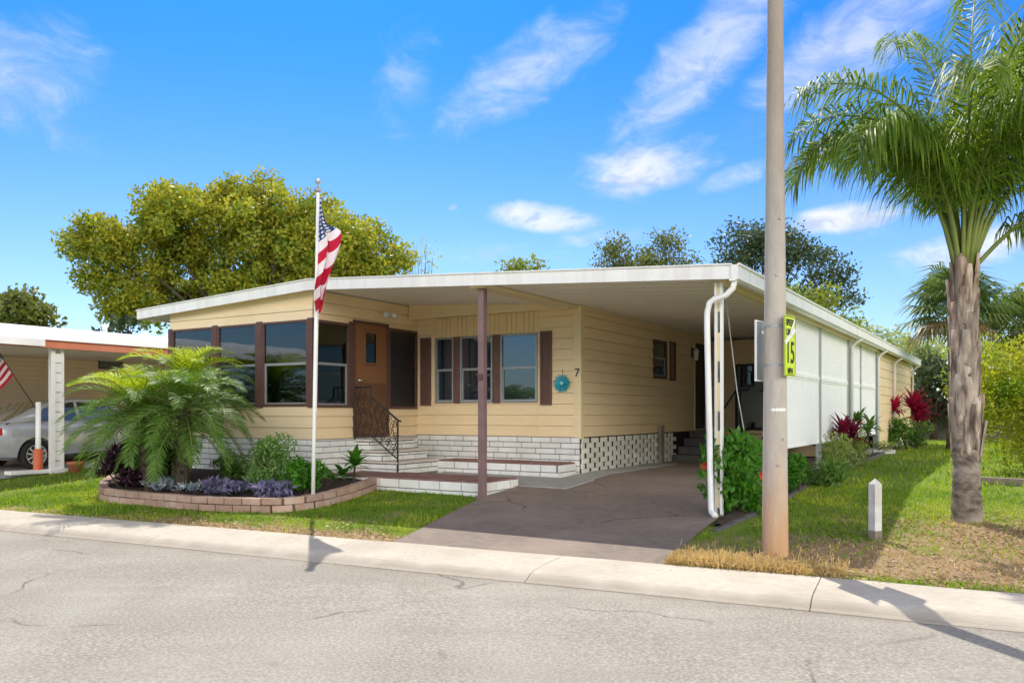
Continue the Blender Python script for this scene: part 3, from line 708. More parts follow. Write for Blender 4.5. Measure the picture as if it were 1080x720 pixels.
def window(kind, pos, a0,a1,z0,z1, fm='brown', gm='glass', rail=None, fw=.035, railm='alu', d=(-.03,.035), inner=True):
    mb = MB(); framebox(mb,kind,pos,a0,a1,z0,z1,fw,*d); w = mb.build('window',fm,house)
    b0,b1,y0,y1 = a0+fw,a1-fw,z0+fw,z1-fw
    g = MB()
    if rail:
        pb(g,kind,pos,b0,b1,rail,y1,.000,.005); pb(g,kind,pos,b0,b1,y0,rail,-.018,-.013)
        s = MB(); framebox(s,kind,pos,b0+.001,b1-.001,y0+.001,rail+.02,.022,-.012,.008); pb(s,kind,pos,b0+.002,b1-.002,rail+.021,rail+.04,.006,.014)
        s.build('sash',railm,w)
    else: pb(g,kind,pos,b0,b1,y0,y1,-.005,0)
    g.build('pane',gm,w)
    return w
# roof: gabled slab, white fascia round the edges
mb = MB(); us = (-8.1,-3.5,3.55)
mb.prism([(u,rt(u)) for u in us]+[(u,rt(u)-.095) for u in us[::-1]], -3.02, 19.0)
roof = mb.build('roof','white',house)
mb = MB(); us2 = (-8.115,-3.5,3.58)
mb.prism([(u,rt(u)+.012) for u in us2]+[(u,rt(u)-.155) for u in us2[::-1]], -3.06, -3.021)
mb.prism([(u,rt(u)+.03) for u in us2]+[(u,rt(u)+.0125) for u in us2[::-1]], -3.085, -2.9)
mb.build('fascia','fascia',roof)
mb = MB(); mb.box(-8.14,-8.101,-3.02,19,rt(-8.1)-.155,rt(-8.1)+.012); mb.build('fascia','fascia',roof)
mb = MB()
mb.prism([(3.551,2.865),(3.66,2.875),(3.665,2.70),(3.62,2.68),(3.551,2.68)], -3.06, 19.0)
mb.prism([(3.655,2.888),(3.685,2.888),(3.685,2.862),(3.655,2.862)], -3.062, 19.0)
mb.build('gutter','fascia',roof)
mb = MB()                        # roof pan: painted soffit sheets with seams
mb.prism([(u,rt(u)-.0955) for u in (-3.55,3.5)]+[(u,rt(u)-.103) for u in (3.5,-3.55)], -3.0, 7.2)
for k in range(1,26):
    v = -3.0+k*.4; mb.prism([(u,rt(u)-.1035) for u in (-3.5,3.5)]+[(u,rt(u)-.107) for u in (3.5,-3.5)], v-.006, v+.006)
mb.build('soffit','soffit',roof)
mb = MB(); mb.prism([(-.30,2.90),(-.04,2.90),(-.04,2.955),(-.30,2.968)], -2.98, -.02); mb.build('beam','trim',roof)
mb = MB(); mb.prism([(3.34,2.665),(3.43,2.665),(3.43,2.752),(3.34,2.757)], -2.80, 10.5); mb.build('beam','trim',roof)

# sunroom front (v=-2.84) and its walls
FV, DUu = -2.84, -3.61
def mkwall(f, m, name='wall'): mb = MB(); f(mb); return mb.build(name, m, house)
sunholes = [(-7.31,-3.66,1.19,2.66)]
mkwall(lambda b: siding(b,'v',FV,-7.38,DUu,.63,1.19), 'sunroom_siding')
mkwall(lambda b: siding(b,'v',FV,-7.38,DUu,2.66,2.90,course=.16), 'sunroom_siding')
mb = MB(); mb.prism([(-7.38,2.90),(DUu,2.90),(DUu,rt(DUu)-.10),(-7.38,rt(-7.38)-.10)], FV-.006, FV+.03); mb.build('gable_panel','siding',house)
for a0,a1 in ((-7.31,-6.12),(-6.0,-4.95),(-4.81,-3.70)): window('v',FV,a0,a1,1.19,2.66,rail=1.90,fw=.04)
for a0,a1 in ((-6.12,-6.0),(-4.95,-4.81),(-7.40,-7.31)): mb = MB(); pb(mb,'v',FV,a0,a1,1.17,2.68,-.04,.045); mb.build('mullion','brown',house)
mb = MB(); mb.box(-3.70,-3.585,FV-.045,FV+.07,1.17,2.68); mb.build('mullion','brown',house)
mkwall(lambda b: siding(b,'w',-7.38,FV,18.9,.2,1.19), 'sunroom_siding'); mkwall(lambda b: siding(b,'w',-7.38,FV,18.9,2.66,2.97), 'sunroom_siding'); mkwall(lambda b: siding(b,'w',-7.38,0,18.9,1.19,2.66), 'sunroom_siding')
for a0,a1 in ((-2.78,-1.45),(-1.33,-.05)): window('w',-7.38,a0,a1,1.19,2.66,rail=1.90,fw=.04)
mb = MB(); pb(mb,'w',-7.38,-1.45,-1.33,1.19,2.66,-.04,.045); mb.build('mullion','brown',house)
mkwall(lambda b: b.box(-7.35,DUu-.03,-.02,.03,.6,3.15), 'inner', 'inner_wall')
mkwall(lambda b: b.box(-7.3,-3.68,-2.75,-.03,.55,.62), 'inner', 'floor')
# curtains / blinds seen through the glass
mb = MB()
for k in range(9):
    x = -4.75+k*.06; mb.bar((x,-2.55+.03*(k%2),.75),(x,-2.55+.03*(k%2),2.6),.05,.012,(0,1,0))
mb.build('curtain','hull',house)
# door wall (u=-3.61)
dh = [(-2.80,-1.97,1.17,2.66),(-1.87,-.90,.60,2.74),(-.90,-.04,1.15,2.68)]
mkwall(lambda b: siding(b,'u',DUu,FV,0.0,.63,3.15,dh), 'siding')
window('u',DUu,-2.80,-1.97,1.17,2.66,rail=1.90,fw=.045)
mb = MB(); pb(mb,'u',DUu,-1.97,-1.87,1.17,2.70,-.03,.03); mb.build('mullion','brown',house)
mb = MB(); framebox(mb,'u',DUu,-1.87,-.90,.64,2.74,.05,-.03,.035)
fr = mb.build('door_frame','brown',house)
mb = MB(); pb(mb,'u',DUu,-1.82,-.95,.69,1.95,-.02,.012); pb(mb,'u',DUu,-1.82,-1.56,1.95,2.55,-.02,.012); pb(mb,'u',DUu,-1.22,-.95,1.95,2.55,-.02,.012); pb(mb,'u',DUu,-1.82,-.95,2.55,2.69,-.02,.012)
door = mb.build('door','door',house)
mb = MB(); framebox(mb,'u',DUu,-1.57,-1.21,1.96,2.56,.03,.013,.026); mb.build('door_window_frame','door',door)
mb = MB(); pb(mb,'u',DUu,-1.56,-1.22,1.95,2.55,-.012,-.004); mb.build('door_window','glass',door)
mb = MB(); mb.tube([(DUu+.012,-1.74,1.66),(DUu+.06,-1.74,1.66)],.022,10); mb.tube([(DUu+.055,-1.74,1.66),(DUu+.06,-1.60,1.665)],.012,8); mb.build('door_handle','chrome',door,smooth=True)
mb = MB(); pb(mb,'u',DUu,-1.80,-.97,.70,1.62,.0125,.02); mb.build('railshadow_panel','railshadow',door)  # added sheet: railing shadow painted onto the lower door
mb = MB(); framebox(mb,'u',DUu,-.90,-.04,1.15,2.68,.05,-.03,.035); w = mb.build('screen_window','brown',house)
mb = MB(); pb(mb,'u',DUu,-.85,-.09,1.20,2.63,-.01,.004); pb(mb,'u',DUu,-.85,-.09,1.88,1.91,.0045,.016); mb.build('screen','screen',w)
# floodlight over the door
fl = empty('porch_floodlight', W(DUu+.02,-1.02,2.93), R(HROT), 'twin-headed white floodlight on the siding above the brown door', 'floodlight')
mb = MB(); mb.lathe([(.05,0),(.05,.02),(.03,.03)],12); o = mb.build('base_plate','white',fl); o.rotation_euler = (0,R(90),0)
for s in (-1,1):
    mb = MB(); mb.tube([(.03,0,0),(.07,s*.05,.01),(.10,s*.09,0)],.012,6); mb.tube([(.08,s*.08,.01),(.12,s*.11,-.02),(.18,s*.13,-.05)],[.03,.042,.06],12); mb.build('lamp_head','white',fl,smooth=True)

# main front wall (v=0)
mh = [(-3.16,-.85,1.26,2.53)]
mkwall(lambda b: siding(b,'v',0,DUu,-3.18,.65,2.93), 'siding')
mkwall(lambda b: siding(b,'v',0,-3.16,-.85,.65,1.26), 'siding')
mkwall(lambda b: siding(b,'v',0,-.83,-.06,.65,2.93), 'siding')
def groove(b):
    x = -3.16; k = 0
    while x < -.86:
        x1 = min(x+(.10 if k % 3 else .17), -.85); pb(b,'v',0,x+.006,x1-.006,2.53,2.92,-.01,.010); x = x1; k += 1
    pb(b,'v',0,-3.16,-.85,2.53,2.92,-.03,-.004)
mkwall(groove, 'groove', 'grooved_panel')
for x in (-3.18,-.85): mb = MB(); pb(mb,'v',0,x,x+.02,.65,2.92,-.02,.024); mb.build('batten','trim',house)
for a0,a1 in ((-3.14,-2.71),(-2.55,-1.82),(-1.64,-.86)): window('v',0,a0,a1,1.27,2.52,'alu','glassd',1.88,.03,'alu')
for a0,a1 in ((-2.70,-2.56),(-1.81,-1.65)): mb = MB(); pb(mb,'v',0,a0,a1,1.25,2.53,-.02,.02); mb.build('mullion','shutter',house)
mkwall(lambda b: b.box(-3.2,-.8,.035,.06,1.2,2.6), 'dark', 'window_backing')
for a0,a1 in ((-3.50,-3.25),(-.79,-.56)):
    mb = MB(); framebox(mb,'v',0,a0,a1,1.22,2.54,.04,.02,.05)
    for k in range(22): 
        z = 1.27+k*.057; pb(mb,'v',0,a0+.041,a1-.041,z,z+.042,.026,.04)
    pb(mb,'v',0,a0+.0405,a1-.0405,1.2605,2.4995,.018,.024)
    mb.build('shutter','shutter',house)
# original gable board under the porch roof
mb = MB(); mb.prism([(-3.58,2.93),(-.08,2.93),(-.08,2.962),(-3.58,3.165)], -.30, -.27); mb.box(-3.58,-.08,-.27,0.03,2.935,2.955); mb.build('gable_board','siding',house)
mb = MB(); mb.box(-3.58,-.08,-.325,-.30,2.885,2.925); mb.box(-3.58,-.6,-.312,-.301,3.0,3.02); mb.build('gable_trim','trim',house)
# corner board and number
mb = MB(); mb.box(-.115,.022,-.026,.0,.62,2.955); mb.box(.0,.024,-.0255,.085,.62,2.955); cb = mb.build('corner_board','trim',house)
def text(s, size, mat, name, parent, loc, rot, ext=.004, bold=.0, sx=1.):
    c = bpy.data.curves.new('t','FONT'); c.body = s; c.size = size; c.extrude = ext; c.align_x = 'CENTER'; c.align_y = 'CENTER'; c.offset = bold
    o = bpy.data.objects.new('t', c); col.objects.link(o)
    dg = bpy.context.evaluated_depsgraph_get(); dg.update(); me = bpy.data.meshes.new_from_object(o.evaluated_get(dg)); bpy.data.objects.remove(o)
    me.materials.clear(); q = link(name, me, mat, parent); q.location = loc; q.rotation_euler = rot; q.scale = (sx,1,1); return q
text('7', .20, 'iron', 'house_number', cb, (-.050,-.032,1.775), (R(90),0,0), .004, .002)
# side wall (u=0)
sh = [(3.35,4.12,1.80,2.62),(5.92,6.78,.64,2.78)]
mkwall(lambda b: siding(b,'u',0,.085,7.18,.65,2.955,sh), 'siding')
mb = MB(); pb(mb,'u',0,.085,7.15,2.90,2.955,.02,.035); mb.build('soffit_trim','trim',house)
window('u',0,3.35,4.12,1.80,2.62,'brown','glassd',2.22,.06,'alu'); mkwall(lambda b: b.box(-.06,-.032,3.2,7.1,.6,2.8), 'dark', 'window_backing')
for a0,a1 in ((4.24,4.62),):
    mb = MB(); framebox(mb,'u',0,a0,a1,1.78,2.64,.05,.02,.05)
    for k in range(13): pb(mb,'u',0,a0+.051,a1-.051,1.84+k*.058,1.88+k*.058,.026,.04)
    mb.build('shutter','shutter',house)
mb = MB(); pb(mb,'u',0,4.13,4.235,1.80,2.62,.02,.034); mb.build('batten','trim',house)
mb = MB(); framebox(mb,'u',0,5.92,6.78,.64,2.78,.05,-.02,.03); mb.build('door_frame','trim',house)
mb = MB(); pb(mb,'u',0,5.97,6.73,.69,2.73,-.02,-.005); framebox(mb,'u',0,5.97,6.73,.69,2.73,.07,-.0045,.012); mb.build('door','black',house)
# wall lantern
mb = MB(); mb.box(.022,.04,5.70,5.80,2.36,2.58); mb.box(.04,.12,5.74,5.76,2.56,2.58); wl = mb.build('wall_lantern','black',None); wl.parent = house
mb = MB(); mb.lathe([(.05,0),(.065,.2),(.08,.21),(.02,.28)],6,(.12,5.75,2.3)); mb.build('lantern_glass','white',wl)
# pierced block skirting and the stub post
mb = MB(); mb.box(-.06,.004,.03,7.0,-.05,.64); mb.build('hole_shadow_sheet','dark',house)  # dark sheet painting in the shadow inside the block holes
mb = MB(); rr = random.Random(3); z = 0.0; k = 0
while z < .62:
    v = .03-(.0,.19)[k % 2]
    while v < 4.4:
        a0, a1 = max(v,.0), v+.255
        if a1 > .05: mb.box(.005,.034+rr.uniform(-.004,.004),a0,a1,z+.002,z+.088)
        v += .38
    z += .09; k += 1
mb.build('pierced_skirting','vent',house)
mb = MB(); mb.box(.045,.12,3.55,3.72,0,.80); mb.build('stub_post','wood',house)
# white brick skirting
def brickwall(mb, kind, pos, a0, a1, z0, z1, ch=.1, bl=.4, gap=.014, seed=0, dmax=.055):
    rr = random.Random(seed); z = z0; k = 0
    while z < z1-.02:
        zt = min(z+ch, z1); a = a0-(.0 if k % 2 else bl*.5)-rr.uniform(0,.05)
        while a < a1:
            l = bl*rr.choice((1,1,1,.75)); x0,x1 = max(a,a0), min(a+l-gap,a1)
            if x1-x0 > .03: pb(mb,kind,pos,x0,x1,z,zt-gap,-.0,dmax+rr.uniform(-.006,.004))
            a += l
        z = zt; k += 1
mb = MB(); brickwall(mb,'v',FV,-7.38,DUu+.05,-.27,.63,.1,.4,seed=1); brickwall(mb,'u',DUu,FV+.0,0,-.2,.63,.1,.4,seed=2); brickwall(mb,'v',0,DUu+.06,-.01,-.15,.65,.1,.4,seed=3)
sk = mb.build('brick_skirting','brick',house,bevel=.006)
mb = MB(); mb.box(-7.38,DUu+.04,FV-.045,FV+.05,-.3,.625); mb.box(DUu-.05,DUu+.045,FV-.0,0,-.3,.625); mb.box(DUu,-.02,-.045,.05,-.2,.645); mb.build('mortar','mortar',sk)
mb = MB(); mb.box(-7.38,-7.33,FV+.06,18.9,-.3,.6); mb.build('skirting','hull',house)
# carport back wall, right side panels, storage shed
mkwall(lambda b: siding(b,'v',7.2,.0,3.28,.05,2.85,[(.62,3.2,.30,2.26)]), 'siding')
mb = MB(); framebox(mb,'v',7.2,.62,3.2,.30,2.26,.05,-.03,.02); pb(mb,'v',7.2,1.88,1.94,.35,2.21,-.03,.02); w = mb.build('sliding_door','black',house)
mb = MB(); pb(mb,'v',7.2,.67,3.15,.35,2.21,-.02,-.01); mb.build('pane','glassd',w)
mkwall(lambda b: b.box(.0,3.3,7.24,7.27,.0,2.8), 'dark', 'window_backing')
UR = 3.34
pv = [(.55,3.24),(3.36,6.26),(6.46,7.95),(8.05,10.42)]
for a0,a1 in pv:
    for z0,z1 in ((.50,1.68),(1.74,2.66)):
        mb = MB(); n = int((z1-z0-.06)/.036)
        framebox(mb,'u',UR,a0,a1,z0,z1,.03,-.02,.02)
        for k in range(n):
            z = z0+.03+k*(z1-z0-.06)/n; q = (z1-z0-.06)/n
            mb.add([pt('u',UR,a0+.03,z,.006),pt('u',UR,a1-.03,z,.006),pt('u',UR,a1-.03,z+q*.999,-.001),pt('u',UR,a0+.03,z+q*.999,-.001)],[(0,1,2,3)])
        mb.build('louvre_panel','panel',house)
for a0,a1 in ((.47,.55),(3.24,3.36),(6.26,6.36),(6.38,6.46),(7.95,8.05),(10.42,10.60)): mb = MB(); pb(mb,'u',UR,a0,a1,-.1,2.66,-.04,.04); mb.build('panel_post','alu',house)
mb = MB(); pb(mb,'u',UR,.55,10.42,1.683,1.737,-.03,.035); mb.build('rail','white',house)
for v in (6.42,10.51,13.9,18.85): mb = MB(); mb.tube([(3.64,v,2.70),(3.52,v,2.62),(UR+.085,v,2.52),(UR+.08,v,0.02)],.035,8); mb.build('downspout','white',house,smooth=True)
mkwall(lambda b: siding(b,'u',UR,10.6,18.9,.12,2.74,course=.24), 'siding')
mkwall(lambda b: b.box(-7.36,UR-.03,18.86,18.9,-.1,2.8), 'siding')
mkwall(lambda b: b.box(UR-.1,UR-.04,10.5,18.9,-.15,.12), 'mortar', 'foundation')
mkwall(lambda b: b.box(UR-.1,UR-.04,3.3,10.5,-.15,.14), 'mortar', 'foundation')
# front posts
mb = MB(); mb.box(-.22,-.12,-2.90,-2.80,-.2,2.90); mb.box(-.25,-.09,-2.93,-2.77,-.2,-.13); mb.build('porch_post','post',house,bevel=.006)
mb = MB(); mb.box(-.21,-.13,-2.925,-2.901,1.56,1.65); mb.build('junction_box','brown',house)
mb = MB()
for x in (3.325,3.395): mb.box(x-.014,x+.014,-2.87,-2.81,-.2,2.70)
cpst = mb.build('carport_post','white',house); mb = MB()
for z in [-.1,.5,1.1,1.72,2.34]: mb.box(3.3395,3.3805,-2.85,-2.83,z,z+.36)
mb.build('web_plates','trim',cpst)
mb = MB(); mb.tube([(3.60,-2.98,2.72),(3.58,-2.99,2.60),(3.50,-3.0,2.52),(3.35,-3.0,2.48),(3.29,-3.0,2.44),(3.26,-3.0,2.32),(3.26,-3.0,2.1),(3.31,-3.0,-.10),(3.32,-3.02,-.14),(3.40,-3.1,-.175)],.037,10); mb.build('downspout','white',house,smooth=True)

# steps, platforms, railing
st = empty('front_steps', HC, R(HROT), 'white brick entrance steps below the brown door', 'steps')
mb = MB(); cap = MB(); core = MB()
for k,(u1,zt) in enumerate(((-3.22,.60),(-2.92,.41),(-2.60,.225))):
    z0 = (.41,.225,.0)[k]
    brickwall(mb,'v',-1.85,DUu+.06,u1-.0,z0+.012,zt-.035,.09,.36,seed=20+k,dmax=.02)
    brickwall(mb,'u',u1,-1.85,-.62,z0+.012,zt-.035,.09,.36,seed=30+k,dmax=.02)
    core.box(DUu+.06,u1-.002,-1.848,-.62,z0-.05,zt-.03)
    cap.box(DUu+.06,u1+.04,-1.89,-.60,zt-.032,zt)
mb.build('risers','brick',st,bevel=.005); core.build('core','mortar',st); cap.build('treads','cap',st,bevel=.008)
def platform(u0,u1,v0,v1,z0,zt,label,seed,m2='brick'):
    p = empty('platform', HC, R(HROT), label, 'platform'); mb = MB()
    brickwall(mb,'v',v0,u0,u1,z0,zt-.012,(zt-.01-z0)/2,.4,seed=seed,dmax=.02); brickwall(mb,'u',u1,v0,v1,z0,zt-.012,(zt-.01-z0)/2,.4,seed=seed+1,dmax=.02)
    mb.build('brick_face',m2,p,bevel=.005)
    mb = MB(); mb.box(u0,u1-.002,v0+.002,v1,z0-.1,zt-.03); mb.build('core','mortar',p)
    mb = MB(); rr = random.Random(seed); x = u0
    while x < u1-.01:
        x1 = min(x+.41,u1); y = v0
        while y < v1-.01:
            y1 = min(y+.2,v1); mb.box(x+.004,x1-.004,y+.004,y1-.004,zt-.03,zt+rr.uniform(-.003,.003)); y = y1
        x = x1
    mb.build('paving','paver',p)
platform(-3.35,-.24,-2.76,-1.90,-.24,.055,'low brick platform with reddish paving beside the mauve post',40)
platform(-2.55,-.24,-1.898,-1.75,-.2,.052,'narrow paved strip between the lower platform and the steps',46)
platform(-2.58,-.07,-.70,-.07,-.06,.215,'white brick platform with red top against the house under the triple window',50)
rl = empty('stair_railing', HC, R(HROT), 'dark wrought iron scrollwork railing beside the entrance steps', 'railing')
mb = MB(); V = -1.87
mb.tube([(-3.55,V,.60),(-3.55,V,1.54)],.017,6); mb.build('post','iron',rl); mb = MB(); mb.tube([(-2.57,V,.05),(-2.57,V,.96)],.017,6); mb.build('post','iron',rl)
mb = MB(); mb.tube([(-3.55,V,1.53),(-3.19,V,1.53),(-3.185,V,1.36),(-2.55,V,.94),(-2.50,V,.93)],.018,6); mb.tube([(-3.53,V,.69),(-3.19,V,.69),(-2.59,V,.29)],.012,6); mb.build('rails','iron',rl)
mb = MB()
def scroll(cx_, cz, r, s):
    pts = []
    for i in range(22):
        a = i*.45; q = r*(1-i/24); pts.append((cx_+s*q*math.cos(a), V, cz+q*math.sin(a)))
    mb.tube(pts,.007,5)
for i in range(7):
    t = i/6; x = -3.45+t*.80; top = 1.50 if x < -3.2 else 1.36-(x+3.19)*.66; bot = .69 if x < -3.19 else .69-(x+3.19)*.66
    for j in range(3):
        z = bot+(top-bot)*(.2+.3*j); scroll(x+.03*(j % 2), z, .075, 1 if (i+j) % 2 else -1)
    mb.tube([(x-.05,V,bot),(x+.05,V,(bot+top)/2-.1),(x-.04,V,(bot+top)/2+.15),(x+.04,V,top)],.007,5)
mb.build('scrollwork','iron',rl)
# side steps under the carport, block
ss_ = empty('side_steps', HC, R(HROT), 'grey concrete steps up to the dark side door under the carport', 'steps'); mb = MB()
for k in range(4): mb.box(.05,1.12,4.35+.38*k,6.8,.17*k-.02,.17*(k+1)-.022)
mb.build('treads','steps',ss_,bevel=.01)
mb = MB(); mb.tube([(1.09,4.5,.17),(1.09,4.5,1.05),(1.09,5.7,1.6),(1.09,6.7,1.62)],.018,6); mb.tube([(1.09,6.0,.66),(1.09,6.0,1.6)],.016,6); mb.build('handrail','iron',ss_)
bx = empty('storage_chest', W(1.55,6.65,0), R(HROT), 'tan storage chest standing below the dark glass doors at the back of the carport', 'chest')
mb = MB(); mb.box(-.42,.42,-.28,.28,.03,.58); mb.build('body','trim',bx,bevel=.02); mb = MB(); mb.box(-.45,.45,-.31,.31,.583,.66); mb.build('lid','trim',bx,bevel=.02); mb = MB(); mb.box(-.07,.07,-.30,-.281,.46,.53); mb.build('latch','black',bx)
mb = MB(); mb.tube([tuple(W(2.95,-1.2,2.70)),tuple(W(3.02,-.9,1.4)),tuple(W(3.12,-.6,.35))],.008,5); tag(mb.build('hanging_cord','rock'), 'thin pale cord hanging from the carport ceiling beside the front corner post', 'cord')
# sun ornament
so_ = empty('sun_ornament', W(-.345,-.04,1.60), R(HROT), 'round turquoise metal sunburst hanging on the tan wall left of the corner', 'wall ornament')
mb = MB()
for k in range(26):
    a = k*2*math.pi/26; r0,r1 = .03,.185-(.025 if k % 2 else 0); w = .13
    mb.add([(r0*math.cos(a-w),0,r0*math.sin(a-w)),(r0*math.cos(a+w),0,r0*math.sin(a+w)),(.13*math.cos(a+w*.9),-.004,.13*math.sin(a+w*.9)),(r1*math.cos(a),-.02-.008*(k%2),r1*math.sin(a)),(.13*math.cos(a-w*.9),-.018,.13*math.sin(a-w*.9))],[(0,1,2,3,4)])
mb.build('rays','teal',so_)
mb = MB(); mb.lathe([(.055,0),(.06,.012),(.03,.03)],20); o = mb.build('disc','teal',so_,smooth=True); o.rotation_euler = (R(90),0,0)
mb = MB(); mb.lathe([(.035,.0),(.036,.032),(.02,.04)],16); o = mb.build('centre_boss','tealpale',so_,smooth=True); o.rotation_euler = (R(90),0,0)
mb = MB(); mb.tube([(0,.02,.16),(0,.02,.235)],.004,5); mb.tube([(0,.03,.235),(0,.005,.235)],.006,5); mb.build('hook','iron',so_)
# ------------------------------------------------------------------ poles, sign, flags, posts
UP = Vector((2.59,8.12,.03))
up_ = empty('utility_pole', UP, 0, 'tall grey concrete utility pole with rust stained foot on the verge', 'utility pole')
mb = MB(); mb.lathe([(.126-.0095*z, z) for z in [-.3,0,.5,1,1.6,2.2,3,4,5,6,7,8]],24); mb.build('pole','concrete_pole',up_,smooth=True)
mb = MB()
for k in range(10): 
    a = R(-128+8*k); b_ = R(-120+8*k); r_ = .1145; w_ = .008+.010*abs(math.sin(k*1.7))
    mb.add([(r_*math.cos(a),r_*math.sin(a),1.44-w_),(r_*math.cos(b_),r_*math.sin(b_),1.44-w_),(r_*math.cos(b_),r_*math.sin(b_),1.44+w_*.8),(r_*math.cos(a),r_*math.sin(a),1.44+w_)],[(0,1,2,3)])
mb.build('paint_mark','white',up_)
for z,a in ((.9,-95),(1.15,-70),(2.75,-100),(3.3,-80)):
    mb = MB(); c_ = (.126-.0095*z); mb.tube([(c_*math.cos(R(a)),c_*math.sin(R(a)),z),((c_+.018)*math.cos(R(a)),(c_+.018)*math.sin(R(a)),z)],.010,6); mb.build('bolt','alu',up_)
mb = MB(); mb.lathe([(.1035,2.24),(.1075,2.245),(.1075,2.265),(.1035,2.27)],24); mb.build('strap','alu',up_)
mb = MB(); mb.lathe([(.1075,1.86),(.1105,1.865),(.1105,1.88),(.1075,1.885)],24); mb.build('strap','alu',up_)
sg = empty('speed_limit_sign', UP+Vector((0,0,2.06)), R(52), 'narrow lime yellow 15 MPH speed limit sign strapped to the concrete pole', 'sign')
def plate(mbx, w, h_, y0, y1, r=.02):
    pts = []
    for cx_,cz,a0 in ((w/2-r,h_/2-r,0),(-w/2+r,h_/2-r,90),(-w/2+r,-h_/2+r,180),(w/2-r,-h_/2+r,270)):
        for k in range(5): a = R(a0+k*22.5); pts.append((cx_+r*math.cos(a),cz+r*math.sin(a)))
    mbx.prism(pts,y0,y1)
mb = MB(); plate(mb,.30,.59,-.148,-.144); pl = mb.build('plate','yellow',sg)
mb = MB(); plate(mb,.305,.595,-.143,-.139); mb.box(-.02,.02,-.139,-.10,.17,.2); mb.box(-.02,.02,-.139,-.10,-.2,-.17); mb.build('backing','signback',sg)
mb = MB()
for s in (-1,1): mb.box(s*.143-.003,s*.143+.003,-.1505,-.1485,-.275,.275); mb.box(-.138,.138,-.1505,-.1485,s*.283-.003,s*.283+.003)
mb.build('border','text',pl)
for s,sz,z,sx in (('SPEED',.085,.222,.95),('LIMIT',.085,.13,1.05),('15',.30,-.075,.80),('MPH',.075,-.245,.95)):
    text(s,sz,'text','lettering',pl,(0,-.151,z),(R(90),0,0),.001,.003,sx)
mb = MB(); mb.bar((-.15,-.1535,.02),(.13,-.1535,.17),.05,.001,(0,1,0)); mb.bar((-.02,-.1535,.10),(.12,-.1535,.26),.03,.001,(0,1,0)); mb.build('scrape','white',pl)
s2 = empty('sign_back', UP+Vector((0,0,2.02)), R(52), 'grey back of a second sign on the left side of the concrete pole', 'sign')
mb = MB(); plate(mb,.30,.60,.140,.144); mb.build('plate','signback',s2)
mb = MB(); framebox(mb,'v',.139,-.15,.15,-.30,.30,.014,-.01,.008); mb.box(-.02,.02,.10,.131,.17,.2); mb.build('frame','white',s2)

def flagmat(name, left=False):
    m, nt = newmat(name); out = nd(nt,'ShaderNodeOutputMaterial'); p = nd(nt,'ShaderNodeBsdfPrincipled'); p.inputs['Roughness'].default_value=.8
    t = nd(nt,'ShaderNodeBsdfTranslucent'); ms = nd(nt,'ShaderNodeMixShader'); ms.inputs[0].default_value=.4; lk(nt,p.outputs[0],ms.inputs[1]); lk(nt,t.outputs[0],ms.inputs[2]); lk(nt,ms.outputs[0],out.inputs[0])
    uv = nd(nt,'ShaderNodeUVMap'); sp = nd(nt,'ShaderNodeSeparateXYZ'); lk(nt,uv.outputs[0],sp.inputs[0])
    def mth(op,a,b=None,c=None):
        n = nd(nt,'ShaderNodeMath',operation=op)
        for i,x in enumerate((a,b,c)):
            if x is None: continue
            if isinstance(x,(int,float)): n.inputs[i].default_value=x
            else: lk(nt,x,n.inputs[i])
        return n.outputs[0]
    u, v = sp.outputs[0], sp.outputs[1]
    st = mth('GREATER_THAN', mth('MODULO', mth('MULTIPLY', v, 13.), 2.), 1.0)        # 1 = white stripe
    ca = mth('MULTIPLY', mth('LESS_THAN', v, 7/13), mth('LESS_THAN', u, .42))
    su = mth('SUBTRACT', mth('FRACT', mth('MULTIPLY', u, 6/.42)), .5); row = mth('MULTIPLY', v, 9/(7/13))
    sv = mth('SUBTRACT', mth('FRACT', row), .5)
    r2 = mth('ADD', mth('MULTIPLY', su, su), mth('MULTIPLY', sv, sv)); star = mth('LESS_THAN', r2, .085)
    def mix(f,a,b):
        x = nd(nt,'ShaderNodeMixRGB'); lk(nt,f,x.inputs[0])
        for i,q in ((1,a),(2,b)):
            if isinstance(q,tuple): x.inputs[i].default_value=rgba(q)
            else: lk(nt,q,x.inputs[i])
        return x.outputs[0]
    c = mix(ca, mix(st,(.50,.010,.04),(.82,.74,.75)), mix(star,(.022,.05,.16),(.75,.76,.8)))
    lk(nt,c,p.inputs['Base Color']); lk(nt,c,t.inputs[0]); return m
def cloth(name, fn, nu, nv, mat, loc, rz, label, uf=lambda u, a: u, vf=lambda a: a):
    v = []; uvs = []
    for j in range(nv+1):
        for i in range(nu+1): v.append(fn(i/nu, j/nv)); uvs.append((uf(i/nu, j/nv), vf(j/nv)))
    f = [(j*(nu+1)+i, j*(nu+1)+i+1, (j+1)*(nu+1)+i+1, (j+1)*(nu+1)+i) for j in range(nv) for i in range(nu)]
    me = bpy.data.meshes.new(name); me.from_pydata(v,[],f); me.polygons.foreach_set('use_smooth',[True]*len(f))
    ul = me.uv_layers.new(name='UVMap')
    for l in me.loops: ul.data[l.index].uv = uvs[l.vertex_index]
    o = link(name, me, mat, None, loc, rz); return tag(o, label, 'flag')
FB = G(330,536)
fp = empty('flagpole', FB, 0, 'slim white flagpole with a dark finial standing on the lawn before the flower bed', 'flagpole')
lean = .016
mb = MB(); mb.tube([(lean*z,0,z) for z in (.07,1.5,3.0,4.45)],[.027,.027,.024,.021],14); mb.build('pole','white',fp,smooth=True)
mb = MB(); mb.tube([(0,0,-.2),(0,0,.11)],.031,14); mb.build('ground_sleeve','black',fp,smooth=True)
mb = MB(); mb.lathe([(.028,4.44),(.055,4.46),(.055,4.49),(.02,4.5),(.015,4.56),(.04,4.575),(.045,4.60),(.03,4.62)],14,(lean*4.5,0,0)); mb.build('finial','alu',fp,smooth=True)
